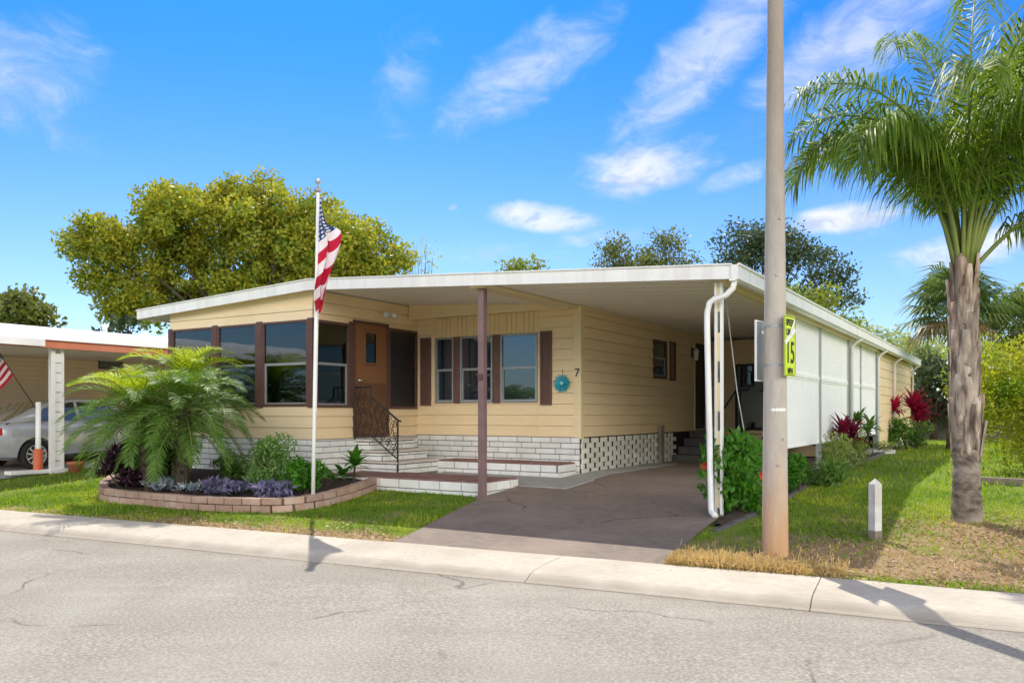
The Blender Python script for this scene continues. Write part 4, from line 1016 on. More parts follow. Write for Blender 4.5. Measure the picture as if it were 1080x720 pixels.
mb = MB(); mb.tube([(lean*4.4+.03,-.012,4.38),(lean*2.7+.034,-.014,2.7),(lean*1.3+.032,-.012,1.35)],.004,4); mb.build('halyard','white',fp)
def sst(a,b,x): t = min(max((x-a)/(b-a),0),1); return t*t*(3-2*t)
def flagfn(u, a):
    w = .025+.06*sst(0,.35,a)+.185*sst(.25,.55,a)-.10*sst(.62,.85,a)
    q = u; x = w*(q-.28*math.sin(q*9.5+a*1.2)*(.35+.9*q)*sst(0,.4,a)*.55)
    y = -.02-.11*math.sin(q*10+a*3.3)*sst(.03,.4,a)*q-.10*q*sst(.55,.95,a)
    x += .035-.13*sst(.55,.95,a)*(.35+.75*q*0)+.02*math.sin(a*14+q*3)*sst(.5,.9,a)
    z = 4.36-1.60*a+1.05*x*sst(.05,.4,a)*(1-.55*sst(.6,.95,a))-.10*q*sst(.6,1,a)*math.sin(3+q*8)
    return (x+lean*z, y, z)
cloth('flag', flagfn, 40, 60, [flagmat('flag_cloth')], FB, R(-8), 'limp American flag hanging in folds near the top of the white flagpole', lambda u, a: u*(.36+.5*sst(.35,.8,a)), lambda a: a*1.3 if a < .414 else .5385+(a-.414)*.7875)

# small white post on the lawn
p = G(923,568); wp = empty('marker_post', p, R(20), 'short white painted wooden marker post with pointed top on the right lawn', 'post')
mb = MB(); a=.046; h_=.58; mb.box(-a,a,-a,a,-.1,h_); mb.add([(-a,-a,h_),(a,-a,h_),(a,a,h_),(-a,a,h_),(0,0,h_+.06)],[(0,1,4),(1,2,4),(2,3,4),(3,0,4)]); mb.build('shaft',pmat('post_paint',(.68,.67,.66),(.55,.54,.53),9,.7,.2,40,c3=(.40,.37,.34),s3=5,f3=.7),wp)
mb = MB(); mb.box(-a-.003,a+.003,-a-.003,a+.003,-.09,.09); mb.build('weathered_foot','wood',wp)
p = G(1003,468); q = empty('stub_post', p, R(10), 'short tan timber stub post on the far lawn beside the palm trunk', 'post'); mb = MB(); mb.box(-.07,.07,-.07,.07,-.1,.72); mb.build('shaft','wood',q,bevel=.01); mb = MB(); mb.box(-.09,.09,-.09,.09,.723,.78); mb.build('cap','wood',q,bevel=.01)

# ------------------------------------------------------------------ neighbour plot
nb = empty('neighbour_house', HC, R(HROT), 'tan neighbouring home with thick white flat roof and orange fascia at the left', 'house')
mb = MB(); mb.prism([(-19,2.55),(-14.5,2.96),(-10.45,2.83),(-9.98,2.68),(-9.95,2.53),(-14.5,2.62),(-19,2.35)],-9.2,15); mb.build('roof','bright',nb)
mb = MB(); mb.box(-10.12,-10.02,-9.2,15,2.375,2.53); mb.box(-19,-10.12,-9.2,-9.1,2.375,2.5); mb.build('fascia','orangefascia',nb)
mb = MB(); mb.box(-10.015,-9.88,-9.2,-3.86,2.39,2.525); mb.build('gutter','white',nb)
mb = MB(); siding(mb,'u',-13.6,-6.5,15,-.35,2.5,[(-.45,.25,2.2,2.46)],course=.11); mb.build('wall','neighsiding',nb)
mb = MB(); siding(mb,'v',-6.5,-18.5,-13.6,-.35,2.5,course=.11); mb.build('wall','neighsiding',nb)
mb = MB(); framebox(mb,'u',-13.6,-.45,.25,2.2,2.46,.03,-.02,.03); w = mb.build('window','brown',nb); mb = MB(); pb(mb,'u',-13.6,-.42,.22,2.23,2.43,-.01,0); mb.build('pane','glassd',w)
mb = MB(); mb.box(-19,-10.2,-9.1,15,2.40,2.44); mb.build('ceiling','soffit',nb)
mb = MB(); mb.box(-10.27,-10.17,-3.58,-3.49,-.25,2.385); mb.box(-10.25,-10.19,-3.36,-3.30,-.25,2.385)
for k in range(12): mb.box(-10.24,-10.20,-3.489,-3.361,-.1+k*.2,-.1+k*.2+.185)
mb.box(-10.31,-10.13,-3.62,-3.26,-.25,-.07); mb.build('carport_column','white',nb)
mb = MB(); mb.box(-10.30,-10.14,5.2,5.36,-.1,2.385); mb.build('carport_column','white',nb)
for v_,h_ in ((-1.9,.25),(-.9,.16),(-.3,.16),(.3,.16)): mb = MB(); mb.lathe([(.05,0),(.05,h_),(.08,h_+.01),(.08,h_+.06)],10,(-11.0,v_,2.75)); mb.build('roof_vent','white',nb,smooth=True)
rows = [[tuple(WG(u,v)+Vector((0,0,.02))) for u in np.linspace(-13.6,-10.15,8)] for v in list(np.linspace(-6.4,3,14))+[9]]
tag(gridmesh('neighbour_driveway', rows, ['pavers']), kind='structure')
p = WG(-10.28,-3.78)
bl = empty('bollard', p, R(HROT), 'slim white post with an orange sleeve at its foot holding a slanted flag rod', 'post')
mb = MB(); mb.tube([(0,0,-.1),(0,0,1.46)],.05,12); mb.build('post','white',bl,smooth=True)
mb = MB(); mb.lathe([(.085,-.05),(.092,.0),(.088,.48),(.06,.52)],14); mb.build('sleeve','orange',bl,smooth=True)
mb = MB(); mb.box(-.12,.12,-.6,.55,.02,.10); mb.build('base_bar','white',bl,bevel=.02)
def loc2(P): return P-p
a0 = A(42,437,16.62); a1 = A(-34,322,16.25)
fr_ = MB(); fr_.tube([tuple(a0-p),tuple(a1-p)],.016,8); o = fr_.build('flag_rod','brown',None,loc=p,smooth=True); o.parent = bl; o.location=(0,0,0); o.rotation_euler=(0,0,R(-HROT))
rd_ = (a1-a0).normalized(); h0 = a0+(a1-a0)*.37; fly = Vector((-.55,-.25,-.80)).normalized()
def lf(u,a): 
    q = h0+rd_*(.78*(1-a))+fly*(1.15*u)+Vector((0,-1,.2))*(.05*math.sin(u*11+a*3)*(.3+u)); return tuple(q-h0)
cloth('flag', lf, 24, 20, [flagmat('flag_cloth_small')], h0, 0, 'small striped American flag on the slanted rod at the left edge')
p = G(80,498); pot = empty('flower_pot', p, 0, 'orange terracotta pot standing beside the white carport column', 'pot'); mb = MB(); mb.lathe([(.11,0),(.15,.16),(.17,.165),(.175,.22),(.15,.222),(.13,.19)],20); mb.build('pot','terracotta',pot,smooth=True); mb = MB(); mb.lathe([(.12,.185),(.128,.19)],16); mb.build('soil','mulch',pot)

# silver car under the neighbour's carport
cpos = WG(-11.92,-2.07)
car = empty('parked_car', cpos, R(HROT), 'silver sedan parked nose-in under the orange trimmed carport at the left', 'car'); car.rotation_euler = (math.atan(.05),0,R(HROT))
def loft(stations, ring, cap=True):
    mb = MB(); n = None
    for s in stations:
        r = ring(*s); n = len(r); mb.v += [tuple(q) for q in r]
    for i in range(len(stations)-1):
        for k in range(n): mb.f.append((i*n+k,i*n+(k+1)%n,(i+1)*n+(k+1)%n,(i+1)*n+k)); mb.mi.append(0)
    mb.f.append(tuple(range(n))[::-1]); mb.mi.append(0); mb.f.append(tuple((len(stations)-1)*n+k for k in range(n))); mb.mi.append(0)
    return mb
def body_ring(y,zb,zt,hw):
    h1 = [(.72*hw,zb),(.95*hw,zb+.07),(.985*hw,zb+.22*(zt-zb)),(hw,zb+.55*(zt-zb)),(.965*hw,zb+.86*(zt-zb)),(.90*hw,zb+.97*(zt-zb)),(.75*hw,zt),(.3*hw,zt+.015)]
    return [(x,y,z) for x,z in h1]+[(-x,y,z) for x,z in h1[::-1]]
bs = [(-2.36,.50,.80,.70),(-2.32,.40,.93,.80),(-2.2,.30,1.0,.86),(-1.75,.22,1.02,.895),(-1.3,.2,1.01,.905),(-.6,.2,.99,.91),(0,.2,.975,.91),(.7,.2,.95,.91),(1.3,.2,.92,.90),(1.8,.22,.86,.88),(2.15,.28,.78,.82),(2.3,.38,.66,.72)]
lower = loft(bs, body_ring)
def wheelcut(o):
    for y in (-1.32,1.32):
        for s in (-1,1):
            mb = MB(); mb.tube([(s*.62,y,.31),(s*1.05,y,.31)],.375,28); c = mb.build('cut','dark',None)
            m = o.modifiers.new('b','BOOLEAN'); m.operation='DIFFERENCE'; m.object=c; m.solver='EXACT'
            dg = bpy.context.evaluated_depsgraph_get(); dg.update(); me = bpy.data.meshes.new_from_object(o.evaluated_get(dg)); o.modifiers.clear(); o.data = me; bpy.data.objects.remove(c)
bo = lower.build('body','carpaint',None); wheelcut(bo); bo.parent = car
bo.data.polygons.foreach_set('use_smooth',[True]*len(bo.data.polygons)); e_ = bo.modifiers.new('e','EDGE_SPLIT'); e_.split_angle = R(38)
def cab_half(z, y): 
    b, t = .96, 1.44; f = min(max((z-b)/(t-b),0),1); return .83-.20*f**1.2
cs = [(-1.86,1.0,1.012),(-1.5,.98,1.17),(-1.1,.97,1.345),(-.7,.96,1.42),(-.2,.96,1.445),(.25,.95,1.425),(.55,.94,1.30),(.85,.93,1.12),(1.1,.92,.95)]
def cab_ring(y,zb,zt):
    h1 = [(cab_half(zb,y),zb-.03),(cab_half(zb+(zt-zb)*.5,y),zb+(zt-zb)*.5),(cab_half(zt,y)+.02,zt-.035),(cab_half(zt,y)-.07,zt),(.2,zt+.012)]
    return [(x,y,z) for x,z in h1]+[(-x,y,z) for x,z in h1[::-1]]
cb_ = loft(cs, cab_ring).build('cabin','carpaint',car,smooth=True)
def sidewin(pts, s):
    mb = MB(); mb.add([(s*(cab_half(z,y)+.016),y,z) for y,z in pts],[tuple(range(len(pts)))]); return mb.build('side_window','glassd',car)
for s in (-1,1):
    sidewin([(.82,.985),(.42,1.27),(.12,1.36),(-.28,1.385),(-.28,.99)],s); sidewin([(-.36,.99),(-.36,1.385),(-.75,1.355),(-1.05,1.27),(-1.22,1.02)],s)
    mb = MB(); mb.tube([(s*.85,.72,1.0),(s*.95,.70,1.03)],.03,8); mb.box(min(s*.90,s*1.02),max(s*.90,s*1.02),.62,.80,.98,1.10); mb.build('mirror','carpaint',car,bevel=.03)
    for y in (-.95,.05): mb = MB(); mb.box(s*.915-.015,s*.915+.015,y-.1,y+.1,.80,.83); mb.build('door_handle','chrome',car,bevel=.008)
    mb = MB(); mb.add([(s*.872,-2.27,.72),(s*.905,-1.98,.78),(s*.885,-1.98,.92),(s*.80,-2.30,.93),(s*.66,-2.375,.90),(s*.66,-2.38,.72)],[(0,1,2,3),(0,3,4,5)]); mb.build('tail_light','redlamp',car)
    mb = MB(); mb.add([(s*.74,2.26,.62),(s*.87,2.0,.70),(s*.87,2.0,.80),(s*.74,2.2,.75)],[(0,1,2,3)]); mb.build('headlight','chrome',car)
mb = MB(); mb.add([(-.66,-1.80,1.045),(.66,-1.80,1.045),(.56,-1.02,1.395),(-.56,-1.02,1.395)],[(0,1,2,3)]); mb.build('rear_window','glassd',car)
mb = MB(); mb.add([(-.70,1.02,1.02),(.70,1.02,1.02),(.58,.32,1.435),(-.58,.32,1.435)],[(0,1,2,3)]); mb.build('windscreen','glassd',car)
mb = MB(); mb.lathe([(.075,0),(.075,.012)],20,(0,0,0)); o = mb.build('fuel_flap','carpaint',car); o.location=(.893,-1.72,.80); o.rotation_euler=(0,R(90),0)
for y in (-1.32,1.32):
    for s in (-1,1):
        mb = MB(); w = mb.lathe([(.20,-.10),(.29,-.105),(.312,-.07),(.312,.07),(.29,.105),(.215,.10),(.205,.02)],36).build('wheel','tyre',car,smooth=True); w.location=(s*.80,y,.31); w.rotation_euler=(0,R(90)*s,0)
        mb = MB(); mb.lathe([(.205,.01),(.212,.08),(.222,.098),(.200,.096),(.19,.02)],36); mb.lathe([(.03,.03),(.045,.085),(.03,.092)],14)
        for k in range(10):
            a = k*math.pi/5+.1; mb.bar((.035*math.cos(a),.035*math.sin(a),.078),(.205*math.cos(a),.205*math.sin(a),.088),.034,.02)
        mb.build('rim','alloy',w); mb = MB(); mb.lathe([(.2,.0),(.2,.012)],28); mb.build('brake','black',w)

# ------------------------------------------------------------------ flower bed
def GM(px,py,dz=.13):
    lo,hi=1.,200.; r=(px-540)/FPX; q=(py-434)/FPX
    for _ in range(50):
        m=(lo+hi)/2
        if EYE-q*m > gz(r*m,m)+dz: lo=m
        else: hi=m
    return Vector((r*lo,lo,gz(r*lo,lo)+dz))
bp = [G(*q) for q in ((128,506),(112,517),(107,527),(125,530),(150,532),(180,535),(210,537.5),(240,539),(270,540),(300,540),(325,537),(345,532.5),(365,527),(385,520),(396,515))]
fine = []
for i in range(len(bp)-1):
    for k in range(6): fine.append(bp[i].lerp(bp[i+1],k/6))
fine.append(bp[-1])
for _ in range(4): fine = [fine[0]]+[(fine[i-1]+fine[i]*2+fine[i+1])/4 for i in range(1,len(fine)-1)]+[fine[-1]]
bd = empty('bed_border', fine[0].copy(), 0, 'curved low border of pinkish concrete bricks round the flower bed', 'bed border'); mb = MB(); o0 = fine[0]
acc = [0.]
for a_,b_ in zip(fine,fine[1:]): acc.append(acc[-1]+(b_-a_).length)
def along(s):
    s = min(max(s,0),acc[-1]-1e-4); i = max(k for k in range(len(acc)) if acc[k] <= s); i = min(i,len(fine)-2); t = (s-acc[i])/max(acc[i+1]-acc[i],1e-6); return fine[i].lerp(fine[i+1],t)
for c in range(2):
    s = -.14*c
    while s < acc[-1]:
        l = .29; a_, b_ = along(s+.006), along(s+l-.006)
        if (b_-a_).length > .06:
            z = c*.105+.045; mb.bar(a_-o0+Vector((0,0,z+rnd.uniform(-.004,.004))), b_-o0+Vector((0,0,z+rnd.uniform(-.004,.004))), .13+rnd.uniform(-.008,.008), .096)
        s += l
mb.build('bricks','bedbrick',bd,bevel=.008)
wl_ = [W(-7.25+ (3.6*i/(len(fine)-1)),-2.90,-.02) for i in range(len(fine))]
rows = []
for k in range(7):
    t = k/6; rows.append([tuple(f.lerp(w_,t)+Vector((0,0,.125*(1-t)+.06*t+ (.02*mnoise.noise(f*3+Vector((t*7,0,0))) if 0<k<6 else 0)))) for f,w_ in zip(fine,wl_)])
tag(gridmesh('flower_bed_soil', rows, ['mulch']), kind='structure')
BEDPOLY = [(f.x,f.y) for f in fine]+[(w_.x,w_.y) for w_ in wl_[::-1]]

def datepalm(base, height, leanx, leany, nf, L, seed, label, young):
    rg = random.Random(seed); t = empty('date_palm', base, 0, label, 'palm', 'date palms in the flower bed')
    top = Vector((leanx,leany,height)); mb = MB()
    mb.tube([(0,0,-.1),tuple(top*.4+Vector((0,0,.05))),tuple(top)],[.095,.085,.10],10)
    for k in range(40):
        q = rg.uniform(.1,.98); a = rg.uniform(0,6.28); c = top*q; d = Vector((math.cos(a),math.sin(a),.9)); mb.bar(c+d*.06,c+d*.15,.05,.02)
    mb.build('trunk','trunk',t)
    for k in range(nf):
        q = k/nf; el = R(82)-R(112)*q+rg.uniform(-.12,.12); az = k*2.39996+rg.uniform(-.2,.2)
        frond(t, tuple(top+Vector((0,0,.05-.1*q))), az, el, L*rg.uniform(.85,1.1)*(.8+.3*min(1,q*3)), R(95)-R(35)*q, 46, .27, .0125, .013, seed*100+k, 'pygmylime' if (young and q < .3) else 'pygmy', .22, .42, start=.10, taper=.6, spread=.32)
    return t
datepalm(GM(191,519), 1.22, .06, .0, 50, 1.12, 11, 'right-hand feathery date palm with dark arching fronds against the sunroom', False)
datepalm(GM(160,517), 1.18, -.14, -.10, 54, 1.20, 12, 'left-hand feathery date palm with yellow-green young fronds leaning from the bed', True)
datepalm(GM(196,508,.1), 1.62, .0, .1, 46, 1.18, 13, 'hindmost feathery date palm with bright crown rising above the other two', True)

shrub('purple_shrub','dark purple leaved shrub at the left end of the flower bed','shrub',GM(133,513),.62,.40,.78,2300,.12,.042,'purple',21,lumps=16,z0=.02,lo=.1)
shrub('purple_shrub','dark purple leaved shrub between the trunks of the date palms','shrub',GM(180,506),.60,.36,.80,1800,.12,.042,'purple',22,lumps=16,z0=.02,lo=.1)
shrub('croton','small bright yellow-green plant rising over the purple shrubs','plant',GM(148,509),.22,.2,.66,240,.12,.04,'croton',23,z0=.42,lumps=5)
for i,(px_,py_,rx,h_,m_,lb,n_) in enumerate([(172,518,.42,.20,'silver','silvery grey ground cover beside the palm trunks',420),(207,520,.36,.17,'silver','thin patch of grey-green ground cover right of the palm trunk',220),(240,522,.46,.27,'lilac','pale lilac tuft of ground cover left of the tall green shrub',560),(290,526,.50,.25,'lilac','violet leaved tuft of ground cover in front of the tall green shrub',620),(222,519,.2,.12,'silver','smallest silvery tuft of ground cover left of the lilac one',160)]):
    shrub('ground_cover',lb,'plant',GM(px_,py_),rx,.24,h_,n_,.10,.034,m_,30+i,group='ground cover clumps in the flower bed',z0=.02,lumps=12,stems=3,up=.5)
shrub('garden_shrub','tall bushy grey-green shrub in the middle of the flower bed','shrub',GM(280,515),.56,.42,.84,3600,.075,.032,'bedshrub',41,lumps=22,up=.6,z0=.02,lo=.1)
shrub('garden_shrub','fresh green low shrub behind the flagpole in the flower bed','shrub',GM(318,521),.36,.30,.54,1500,.085,.045,'bush',42,lumps=14,z0=.02,lo=.1)
shrub('garden_shrub','small dark shrub against the white bricks under the sunroom windows','shrub',GM(246,508,.1),.50,.26,.50,1300,.08,.035,'midshrub',43,lumps=12,z0=.02,lo=.1)
shrub('garden_shrub','wispy low shrub on the mulch right of the flagpole','shrub',GM(342,515,.1),.22,.18,.34,190,.07,.03,'midshrub',44,lumps=6)
rosette('strap_plant','broad leaved green plant on a short stem beside the entrance steps','plant',GM(371,511,.08),[(.05,0,.30,24,.40,.10,.1,1.3,1.0),(-.16,.02,.14,16,.34,.09,.1,.9,1.0)],'bush',45)
st_i = 0
for k in range(26):
    pass
mb = MB(); rg = random.Random(5); c0 = GM(366,517,.09)
for k in range(60):
    x,y,r = rg.uniform(-.40,.10),rg.uniform(-.05,.30),rg.uniform(.03,.07)
    b = len(mb.v); mb.lathe([(r*.5,-r*.3),(r*rg.uniform(.9,1.1),.1*r),(r*.7,r*.5),(r*.2,r*.62)],7,(x,y,.0))
o = mb.build('pale_stones','rock',None,loc=c0); tag(o,kind='stuff')

# right hand bed beside the carport
shrub('hibiscus_bush','leafy green hibiscus bush with red flowers at the carport corner post','bush',G(776,541),.44,.38,1.06,2100,.12,.055,'bush',51,lumps=30,z0=.03,flowers=6,lo=.08,up=.9)
shrub('garden_shrub','small pale green leafy shrub just right of the concrete pole','shrub',G(842,520),.24,.2,.56,800,.09,.042,'bush',52,lumps=12,z0=.02,lo=.1)
shrub('garden_shrub','loose bluish green plant below the first white louvre panel','shrub',G(862,512),.44,.28,.52,900,.11,.028,'midshrub',53,lumps=12,z0=.02,lo=.1,up=.6)
shrub('garden_shrub','feathery grey-green shrub in front of the dark magenta cordyline','shrub',G(880,500),.42,.32,.72,1700,.09,.022,'greyshrub',54,lumps=16,lo=.1,z0=.02,up=.8)
shrub('garden_shrub','feathery grey-green shrub right of the dark magenta cordyline','shrub',G(899,490),.44,.32,.78,1700,.09,.024,'greyshrub',55,lumps=16,lo=.1,z0=.02,up=.8)
rosette('cordyline','dark magenta cordyline rising from the grey-green shrubs by the white panels','plant',G(889,492),[(.0,0,.60,30,.52,.09,.0,1.35,.9),(.26,.15,.58,26,.5,.09,.0,1.3,.9),(-.24,.1,.45,24,.46,.085,.0,1.3,.9)],'tidark',56)
rosette('green_cordyline','dark green leafy rosette behind the dark magenta cordyline','plant',G(904,485),[(.05,.1,.85,30,.42,.075,.0,1.3,.9),(.38,.2,.72,28,.42,.075,.0,1.3,.9),(.2,-.1,.6,24,.4,.07,.0,1.3,.9)],'midshrub',57)
rosette('cordyline','bright crimson cordyline standing tall near the far end of the tan wall','plant',G(963,473),[(.0,0,1.15,44,.78,.12,.0,1.4,.9),(-.55,.05,1.10,34,.66,.11,.0,1.3,.9),(.3,.2,.95,34,.7,.11,.0,1.3,.9),(.1,-.1,.75,30,.6,.11,.0,1.2,.9)],'ti',58)
shrub('garden_shrub','round dark green shrub left of the crimson cordyline','shrub',G(942,474),.52,.45,.95,1100,.11,.06,'midshrub',59,lumps=14,z0=.05)
shrub('garden_shrub','leafy green shrub wrapped round the foot of the crimson cordyline','shrub',G(966,474),.42,.4,.80,700,.11,.06,'midshrub',60,lumps=10,z0=.05)
shrub('garden_shrub','low brownish green tufts between the two cordylines','shrub',G(918,478),.6,.35,.36,500,.10,.03,'greyshrub',61,lumps=10,z0=.02,up=.6)
for (px_,py_,lb) in ((930,478,'white concrete splash block on the lawn edge nearest the dark cordyline'),(919,464,'white concrete splash block at the foot of the last white panel'),(959,466,'white concrete splash block beneath the crimson cordyline')):
    b = empty('splash_block',G(px_,py_),R(HROT-50 if px_==930 else HROT),lb,'splash block','splash blocks along the lawn edge'); mb = MB(); mb.box(-.13,.13,-.32,.32,-.02,.06); mb.build('base','hull',b,bevel=.02)
    mb = MB(); mb.box(-.13,-.10,-.318,.318,.0605,.10); mb.box(.10,.13,-.318,.318,.0605,.10); mb.box(-.0995,.0995,.29,.318,.0605,.10); mb.build('rims','hull',b,bevel=.01)
e = MB(); pts = [WG(3.64,-3.9),WG(3.72,-3.0),WG(3.80,-2.0),WG(3.84,-1.0),WG(3.80,1),WG(3.70,4),WG(3.62,8),WG(3.5,12)]; o0 = pts[0]
for a_,b_ in zip(pts,pts[1:]):
    n = max(1,int((b_-a_).length/.4))
    for k in range(n):
        q0 = a_.lerp(b_,k/n+.01/n); q1 = a_.lerp(b_,(k+1)/n-.02/n); e.bar(q0-o0+Vector((0,0,-.005)),q1-o0+Vector((0,0,-.005+rnd.uniform(-.01,.01))),.07,.10)
tag(e.build('bed_edging','steps',None,loc=o0,bevel=.006),'low dark grey edging strip along the planting bed beside the carport','bed edging')
rows = [[tuple(WG(u0+(u1-u0)*t,v)+Vector((0,0,.02+.03*math.sin(t*3.1)))) for t in np.linspace(0,1,5)] for v,u0,u1 in ((-3.6,3.5,3.66),(-3,3.46,3.72),(-2,3.40,3.80),(-1,3.38,3.83),(1,3.30,3.80),(4,3.30,3.70),(8,3.30,3.62),(12,3.30,3.5))]
tag(gridmesh('planting_bed_soil', rows, ['mulch']), kind='structure')

# ------------------------------------------------------------------ big palm on the right lawn
QB = G(1020,549); qp = empty('queen_palm', QB, 0, 'tall feathery palm with shaggy grey trunk on the right lawn', 'palm')
ht = 2.90; rg = random.Random(4); mb = MB(); prof = []
n = 26; zs = [ht*i/60 for i in range(61)]
b = len(mb.v)
for i,z in enumerate(zs):
    t = z/ht; r = .168-.028*min(1,t/.22)+.010*math.exp(-((t-.36)/.14)**2)-.005*t-.028*sst(.82,1,t)
    for k in range(n):
        a = 2*math.pi*k/n; rr = r*(1+.06*mnoise.noise(Vector((math.cos(a)*2.5,math.sin(a)*2.5,z*5)))+.035*mnoise.noise(Vector((math.cos(a)*7,math.sin(a)*7,z*14))))
        if t < .28: rr *= 1+.03*math.sin(z*46)
        mb.v.append((rr*math.cos(a)-.06*t,rr*math.sin(a)-.02*t,z-.02))
for i in range(60):
    for k in range(n): mb.f.append((b+i*n+k,b+i*n+(k+1)%n,b+(i+1)*n+(k+1)%n,b+(i+1)*n+k)); mb.mi.append(0)
mb.build('trunk','palmtrunk',qp,smooth=True)
mb = MB()
for k in range(84):                      # old frond bases clasping the trunk
    t = .27+.72*k/84+rg.uniform(-.01,.01); z = ht*t; a = k*2.2+rg.uniform(-.4,.4)
    r = .168-.028*min(1,t/.22)+.010*math.exp(-((t-.36)/.14)**2)-.005*t-.028*sst(.82,1,t)
    L = rg.uniform(.34,.60); wd_ = rg.uniform(.11,.19)*(1-.25*t); c, s = math.cos(a), math.sin(a); flare = rg.uniform(.004,.03)+(.05 if t < .45 and k % 6 == 0 else 0)
    v = []
    for j in range(6):
        q = j/5; rad = r*1.0+.008+flare*q**1.6-.008*(q < .1); ww = wd_*(1-.62*q**.8)
        for m_ in range(5):
            e_ = (m_/4-.5)*2; aa = a+e_*ww/(2*r)*1.6*(1 if q < .9 else .8); rr2 = rad-.012*abs(e_)+.006*(1-abs(e_)); v.append((rr2*math.cos(aa)-.06*t,rr2*math.sin(aa)-.02*t,min(z,ht-.35)+L*q-.05-.05*abs(e_)*(1-q)))
    f = [(j*5+m_,j*5+m_+1,(j+1)*5+m_+1,(j+1)*5+m_) for j in range(5) for m_ in range(4)]
    mb.add(v,f)
bo_ = mb.build('old_frond_bases','boot',qp,smooth=True); sm = bo_.modifiers.new('s','SOLIDIFY'); sm.thickness = .012
top = (-.06,-.02,ht-.05)
fr = [(183,78,3.0,168),(172,82,2.9,150),(206,82,2.8,158),(100,84,3.3,100),(60,82,3.3,120),(22,79,3.2,145),(-28,76,3.2,150),(2,83,3.4,125),(-58,82,3.2,140),(-95,80,2.9,150),(245,82,3.1,140),(300,84,4.03,115),(-6,50,2.4,120),(90,86,4.39,80),(190,86,3.3,125),(345,86,4.39,85),(140,80,3.1,145),(270,85,3.4,105),(35,84,4.27,105),(322,80,3.2,145),(75,79,3.1,150),(178,85,3.1,140),(-12,84,4.15,125),(50,87,4.64,65),(-40,85,4.39,100),(215,78,2.8,165),(-15,72,3.0,150),(10,86,4.51,90)]
for k,(az,el,L,bd_) in enumerate(fr):
    frond(qp, (top[0]+.07*math.cos(R(az)),top[1]+.07*math.sin(R(az)),top[2]), R(az), R(el), L, R(bd_), 112, .82, .021, .030, 700+k, 'queen', 1.15, .15, start=.24, taper=.5, late=.9, spread=.8, yaw=R(rg.uniform(-12,12)))

def sabal(base, height, nf, rad, seed, label, dry=6):
    rg = random.Random(seed); t = empty('fan_palm', base, 0, label, 'palm')
    mb = MB(); mb.tube([(0,0,-.2),(.05,0,height*.5),(0,0,height)],[.22,.18,.2],10); mb.build('trunk','palmtrunk',t,smooth=True)
    V = []; Dy = []; P = MB()
    for k in range(nf):
        q = k/nf; el = R(80)-R(125)*q+rg.uniform(-.15,.15); az = k*2.39996
        d = Vector((math.cos(az)*math.cos(el),math.sin(az)*math.cos(el),math.sin(el))); pl_ = rad*.5*rg.uniform(.8,1.1); c = Vector((0,0,height))+d*pl_
        P.tube([(0,0,height),tuple(c)],.015,4)
        sd_ = d.cross(Vector((0,0,1))); sd_ = sd_.normalized() if sd_.length > .05 else Vector((1,0,0)); tgt = Dy if k > nf-dry else V
        for j in range(22):
            a = R(-125)+R(250)*j/21; s_ = d*math.cos(a)+sd_*math.sin(a); l = rad*.6*(1-.25*abs(a)/R(125))*rg.uniform(.85,1.1)
            m1 = c+s_*l*.55; m2 = m1+(s_*.8+Vector((0,0,-.75))).normalized()*l*.45; w = s_.cross(sd_.cross(d)).normalized()*.035*rad/1.6
            tgt += [tuple(c-w*.3),tuple(c+w*.3),tuple(m1+w),tuple(m1-w), tuple(m1-w),tuple(m1+w),tuple(m2+w*.1),tuple(m2-w*.1)]
    o = quadmesh('fronds',V,'sabal',t)
    if Dy: quadmesh('dead_fronds',Dy,'sabaldry',t)
    P.build('petioles','petiole',t)
b = G(1006,464); b.y = 24; b = Vector(((1006-540)/FPX*24,24,.354)); sabal(b, 4.0, 40, 1.75, 61, 'dark fan palm directly behind the big palm trunk',8)
b = Vector(((1078-540)/FPX*25,25,.354)); sabal(b, 3.5, 36, 1.7, 62, 'dark fan palm at the right edge behind the yellow-green hedge',7)

# ------------------------------------------------------------------ trees beyond the houses
def ptree(name,label,cat,Y,bx_,lobes,leaf,mat,seed,**k):
    base = Vector(((bx_-540)/FPX*Y, Y, gz((bx_-540)/FPX*Y,Y)))
    lb = []
    for (cx_,cy_,rx,ry) in lobes:
        c = A(cx_,cy_,Y)-base; lb.append((tuple(c),(rx*Y/FPX, .8*rx*Y/FPX, ry*Y/FPX)))
    return tree(name,label,cat,base,lb,leaf,mat,seed,group='trees beyond the houses',**k)
ptree('spreading_tree','broad yellow-green spreading tree rising behind the sunroom','tree',38,262,[(245,250,115,54),(150,272,72,46),(335,262,84,54),(104,266,40,34),(215,228,60,38),(275,222,60,34),(390,278,40,36),(160,325,56,30),(230,318,70,30),(320,308,84,30),(400,300,34,28),(120,305,34,26),(205,292,64,34),(275,286,70,34),(345,284,60,34),(180,335,50,22)],.21,'oak',71,nclump=450,per=320,clump=.92,trunk_r=.36,fork=.26,limbs=10,hollow=.55)
ptree('round_tree','dull green tree over the neighbour roof at the left edge','tree',46,-15,[(-15,340,60,34),(25,335,32,24)],.32,'olive',72,nclump=60,per=110,clump=1.1)
ptree('round_tree','small dark green tree under the left end of the yellow-green one','tree',33,130,[(128,345,16,14),(118,352,14,10)],.26,'darkoak',73,nclump=16,per=85,clump=.5,trunk_r=.12)
ptree('bare_tree','thin sparse grey-green tree showing right of the spreading one','tree',55,440,[(442,278,24,20),(430,290,22,16)],.22,'paleleaf',74,nclump=30,per=10,clump=1.0,trunk_r=.14)
ptree('round_tree','small yellow-green treetop just above the porch roof','tree',40,553,[(553,284,24,10),(553,297,30,12)],.2,'midlime',75,nclump=40,per=120,clump=.6,trunk_r=.15)
